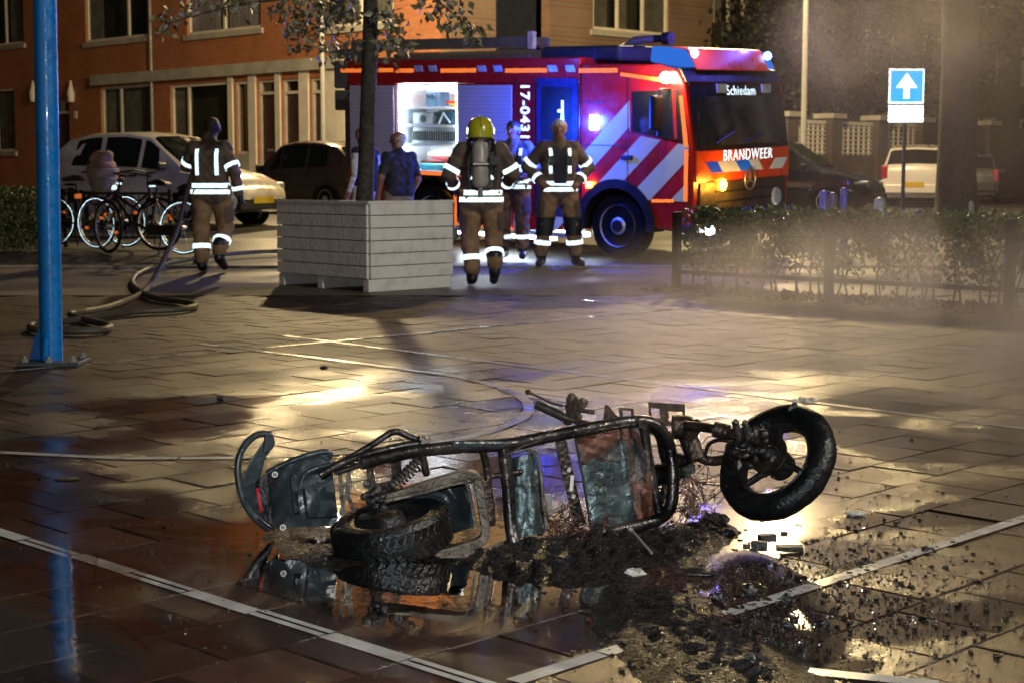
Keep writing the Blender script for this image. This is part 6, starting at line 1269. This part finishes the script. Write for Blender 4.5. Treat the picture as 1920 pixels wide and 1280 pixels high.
scatter('ash_grit', 'fine black ash grit scattered over the wet tiles', M_['ash'], 3400, reg, .002, .011); scatter('ash_grit', 'brown and reddish burnt grit in the ash', M_['ashred'], 1300, reg[:2], .003, .016)
scatter('water_drops', 'bright little drops of water standing on the tiles', mat('drop_gloss', (.06, .055, .05), .05, 0, .1, 5, 0, spec=1.), 4200, reg[1:4]+reg[6:8]+[(300, 1080, 250, 110, 1)], .0016, .0045, 1.)
CH = [(1438, 1012, .03, .014, 'charred rectangular block lying in the puddle below the front wheel'), (1424, 1027, .028, .016, 'second charred block beside the rectangular one'), (1400, 1028, .012, .01, 'small round black lump touching the charred blocks'), (1480, 1031, .045, .01, 'flat charred flake beside the two blocks'), (1604, 966, .035, .012, 'dark sponge-like crumb on the pale wet glare'), (1735, 1034, .014, .014, 'black pebble lying on the sideline'), (1474, 1134, .014, .03, 'upright black stub standing on the ash-covered sideline'), (1404, 1120, .02, .035, 'spiky charred scrap standing on the sideline'), (1345, 1127, .016, .02, 'rounded charred clod before the spiky scrap'), (1476, 1180, .02, .02, 'lumpy black clod in the glittering ash'), (1545, 1175, .018, .014, 'brown clod at the end of the glittering ash'), (1188, 1083, .035, .025, 'pale grey crusted lump at the edge of the ash heap'), (1250, 1010, .04, .04, 'large dark charred clod behind the ash heap'), (1340, 985, .05, .035, 'wide black melted clod near the hanging wires'), (1300, 1075, .07, .012, 'long flat burnt strip lying by the ash heap'), (412, 748, .02, .012, 'small black scrap alone on the dry tiles'), (608, 690, .025, .012, 'twisted black scrap near the far line'), (125, 898, .05, .003, 'dark wet leaf stuck to the tiles'), (1410, 1255, .06, .03, 'black soaked clod at the bottom of the ash'), (1470, 1005, .012, .01, 'tiny lump between blocks and flake'), (1360, 1006, .03, .02, 'charred crumb beside the puddle edge')]
for x, y, s, h, lab in CH:
    p = gp(x, y); mb = MB(); ico = MB().ball((0, 0, h*.45), (s, s*.7, h*.6), 9, 6)
    if 'block' in lab: ico = MB().box((0, 0, h*.6), (s*1.8, s*.9, h*1.3), Matrix.Rotation(random.uniform(-.4, .4), 3, 'Z'))
    for v in ico.v: v += Vector(RNG.normal(size=3))*(.12 if 'block' not in lab else .04)*min(s, h*1.5)
    pale = 'pale' in lab; o = ico.build('charred_scrap', M_['conc'] if pale else M_['black'], label=lab, category='debris', group='burnt scraps round the scooter'); o.location = (p.x, p.y, .002)
# clear white melted crumbs behind the front wheel, thin rod
p = gp(1512, 752); wb = thing('foam_clump', 'bright white foam clump on the lane line behind the front wheel', 'foam', p)
for k in range(7): MB().ball((random.gauss(0, .06), random.gauss(0, .04), .008), (random.uniform(.008, .02), .015, random.uniform(.006, .02)), 8, 5).build('froth', M_['inner'], wb, smooth=True)
a, b = gp(1185, 1030), gp(1222, 1055); rd = thing('metal_rod', 'thin bright metal rod lying across the ash heap', 'rod', a); MB().tube([a+Vector((0, 0, .06)), b+Vector((0, 0, .03))], .004, 6).build('shaft', M_['gal'], rd, world=True); MB().cyl(a+Vector((0, 0, .06)), a+Vector((-.012, 0, .066)), .007, n=8).build('tip', M_['gal'], rd, world=True)

# ================================================================ SMOKE
def smoke(name, c, d, dens, label, scale=1.6, seed=0., thr=.42, rise=0., col=(.93, .9, .86)):
    m = bpy.data.materials.new(name); m.use_nodes = True; t = m.node_tree; N = t.nodes; L = t.links; N.remove(N['Principled BSDF'])
    v = N.new('ShaderNodeVolumePrincipled'); v.inputs['Color'].default_value = (*col, 1); v.inputs['Anisotropy'].default_value = .72
    tc = N.new('ShaderNodeTexCoord'); ge = N.new('ShaderNodeNewGeometry'); mp = N.new('ShaderNodeMapping'); mp.inputs['Location'].default_value = (seed, seed*.7, seed*.3); mp.inputs['Scale'].default_value = (1, 1, .75)
    L.new(ge.outputs['Position'], mp.inputs[0]); n = N.new('ShaderNodeTexNoise'); n.inputs['Scale'].default_value = scale; n.inputs['Detail'].default_value = 4; n.inputs['Roughness'].default_value = .55; n.inputs['Distortion'].default_value = .7; L.new(mp.outputs[0], n.inputs[0])
    r = N.new('ShaderNodeMapRange'); r.inputs[1].default_value = thr; r.inputs[2].default_value = thr+.3; r.inputs[3].default_value = .04; L.new(n.outputs[0], r.inputs[0])
    ln = N.new('ShaderNodeVectorMath'); ln.operation = 'LENGTH'; L.new(tc.outputs['Object'], ln.inputs[0]); f = N.new('ShaderNodeMapRange'); f.interpolation_type = 'SMOOTHSTEP'; f.inputs[1].default_value = 1.; f.inputs[2].default_value = .25; f.inputs[3].default_value = 0; f.inputs[4].default_value = 1; L.new(ln.outputs['Value'], f.inputs[0])
    k = N.new('ShaderNodeMath'); k.operation = 'MULTIPLY'; L.new(r.outputs[0], k.inputs[0]); L.new(f.outputs[0], k.inputs[1]); k2 = N.new('ShaderNodeMath'); k2.operation = 'MULTIPLY'; k2.inputs[1].default_value = dens; L.new(k.outputs[0], k2.inputs[0]); L.new(k2.outputs[0], v.inputs['Density'])
    L.new(v.outputs[0], N['Material Output'].inputs['Volume'])
    o = MB().ball((0, 0, 0), 1., 20, 12).build(name, m, kind='stuff', label=label); o.location = c; o.scale = d; return o
smoke('smoke', (1.75, 7.0, .42), (2.1, 1.6, .66), 2.7, 'pale smoke drifting low behind the front wheel', 1.9, 3., .46)
smoke('smoke', (.55, 5.75, .42), (.85, .6, .45), .8, 'thin smoke rising from the middle of the scooter', 3.2, 7., .4)
smoke('smoke', (3.3, 11.5, 1.7), (2.0, 2.4, 1.9), .12, 'dark smoke cloud hanging before the hedge and sign', 1.1, 1., .4, col=(.7, .66, .6))
smoke('smoke', tuple(px(1720, 60, 15)), (1.7, 1.6, 1.0), .3, 'brownish smoke drifting high before the flats', 1.2, 5., .4, col=(.8, .75, .68))
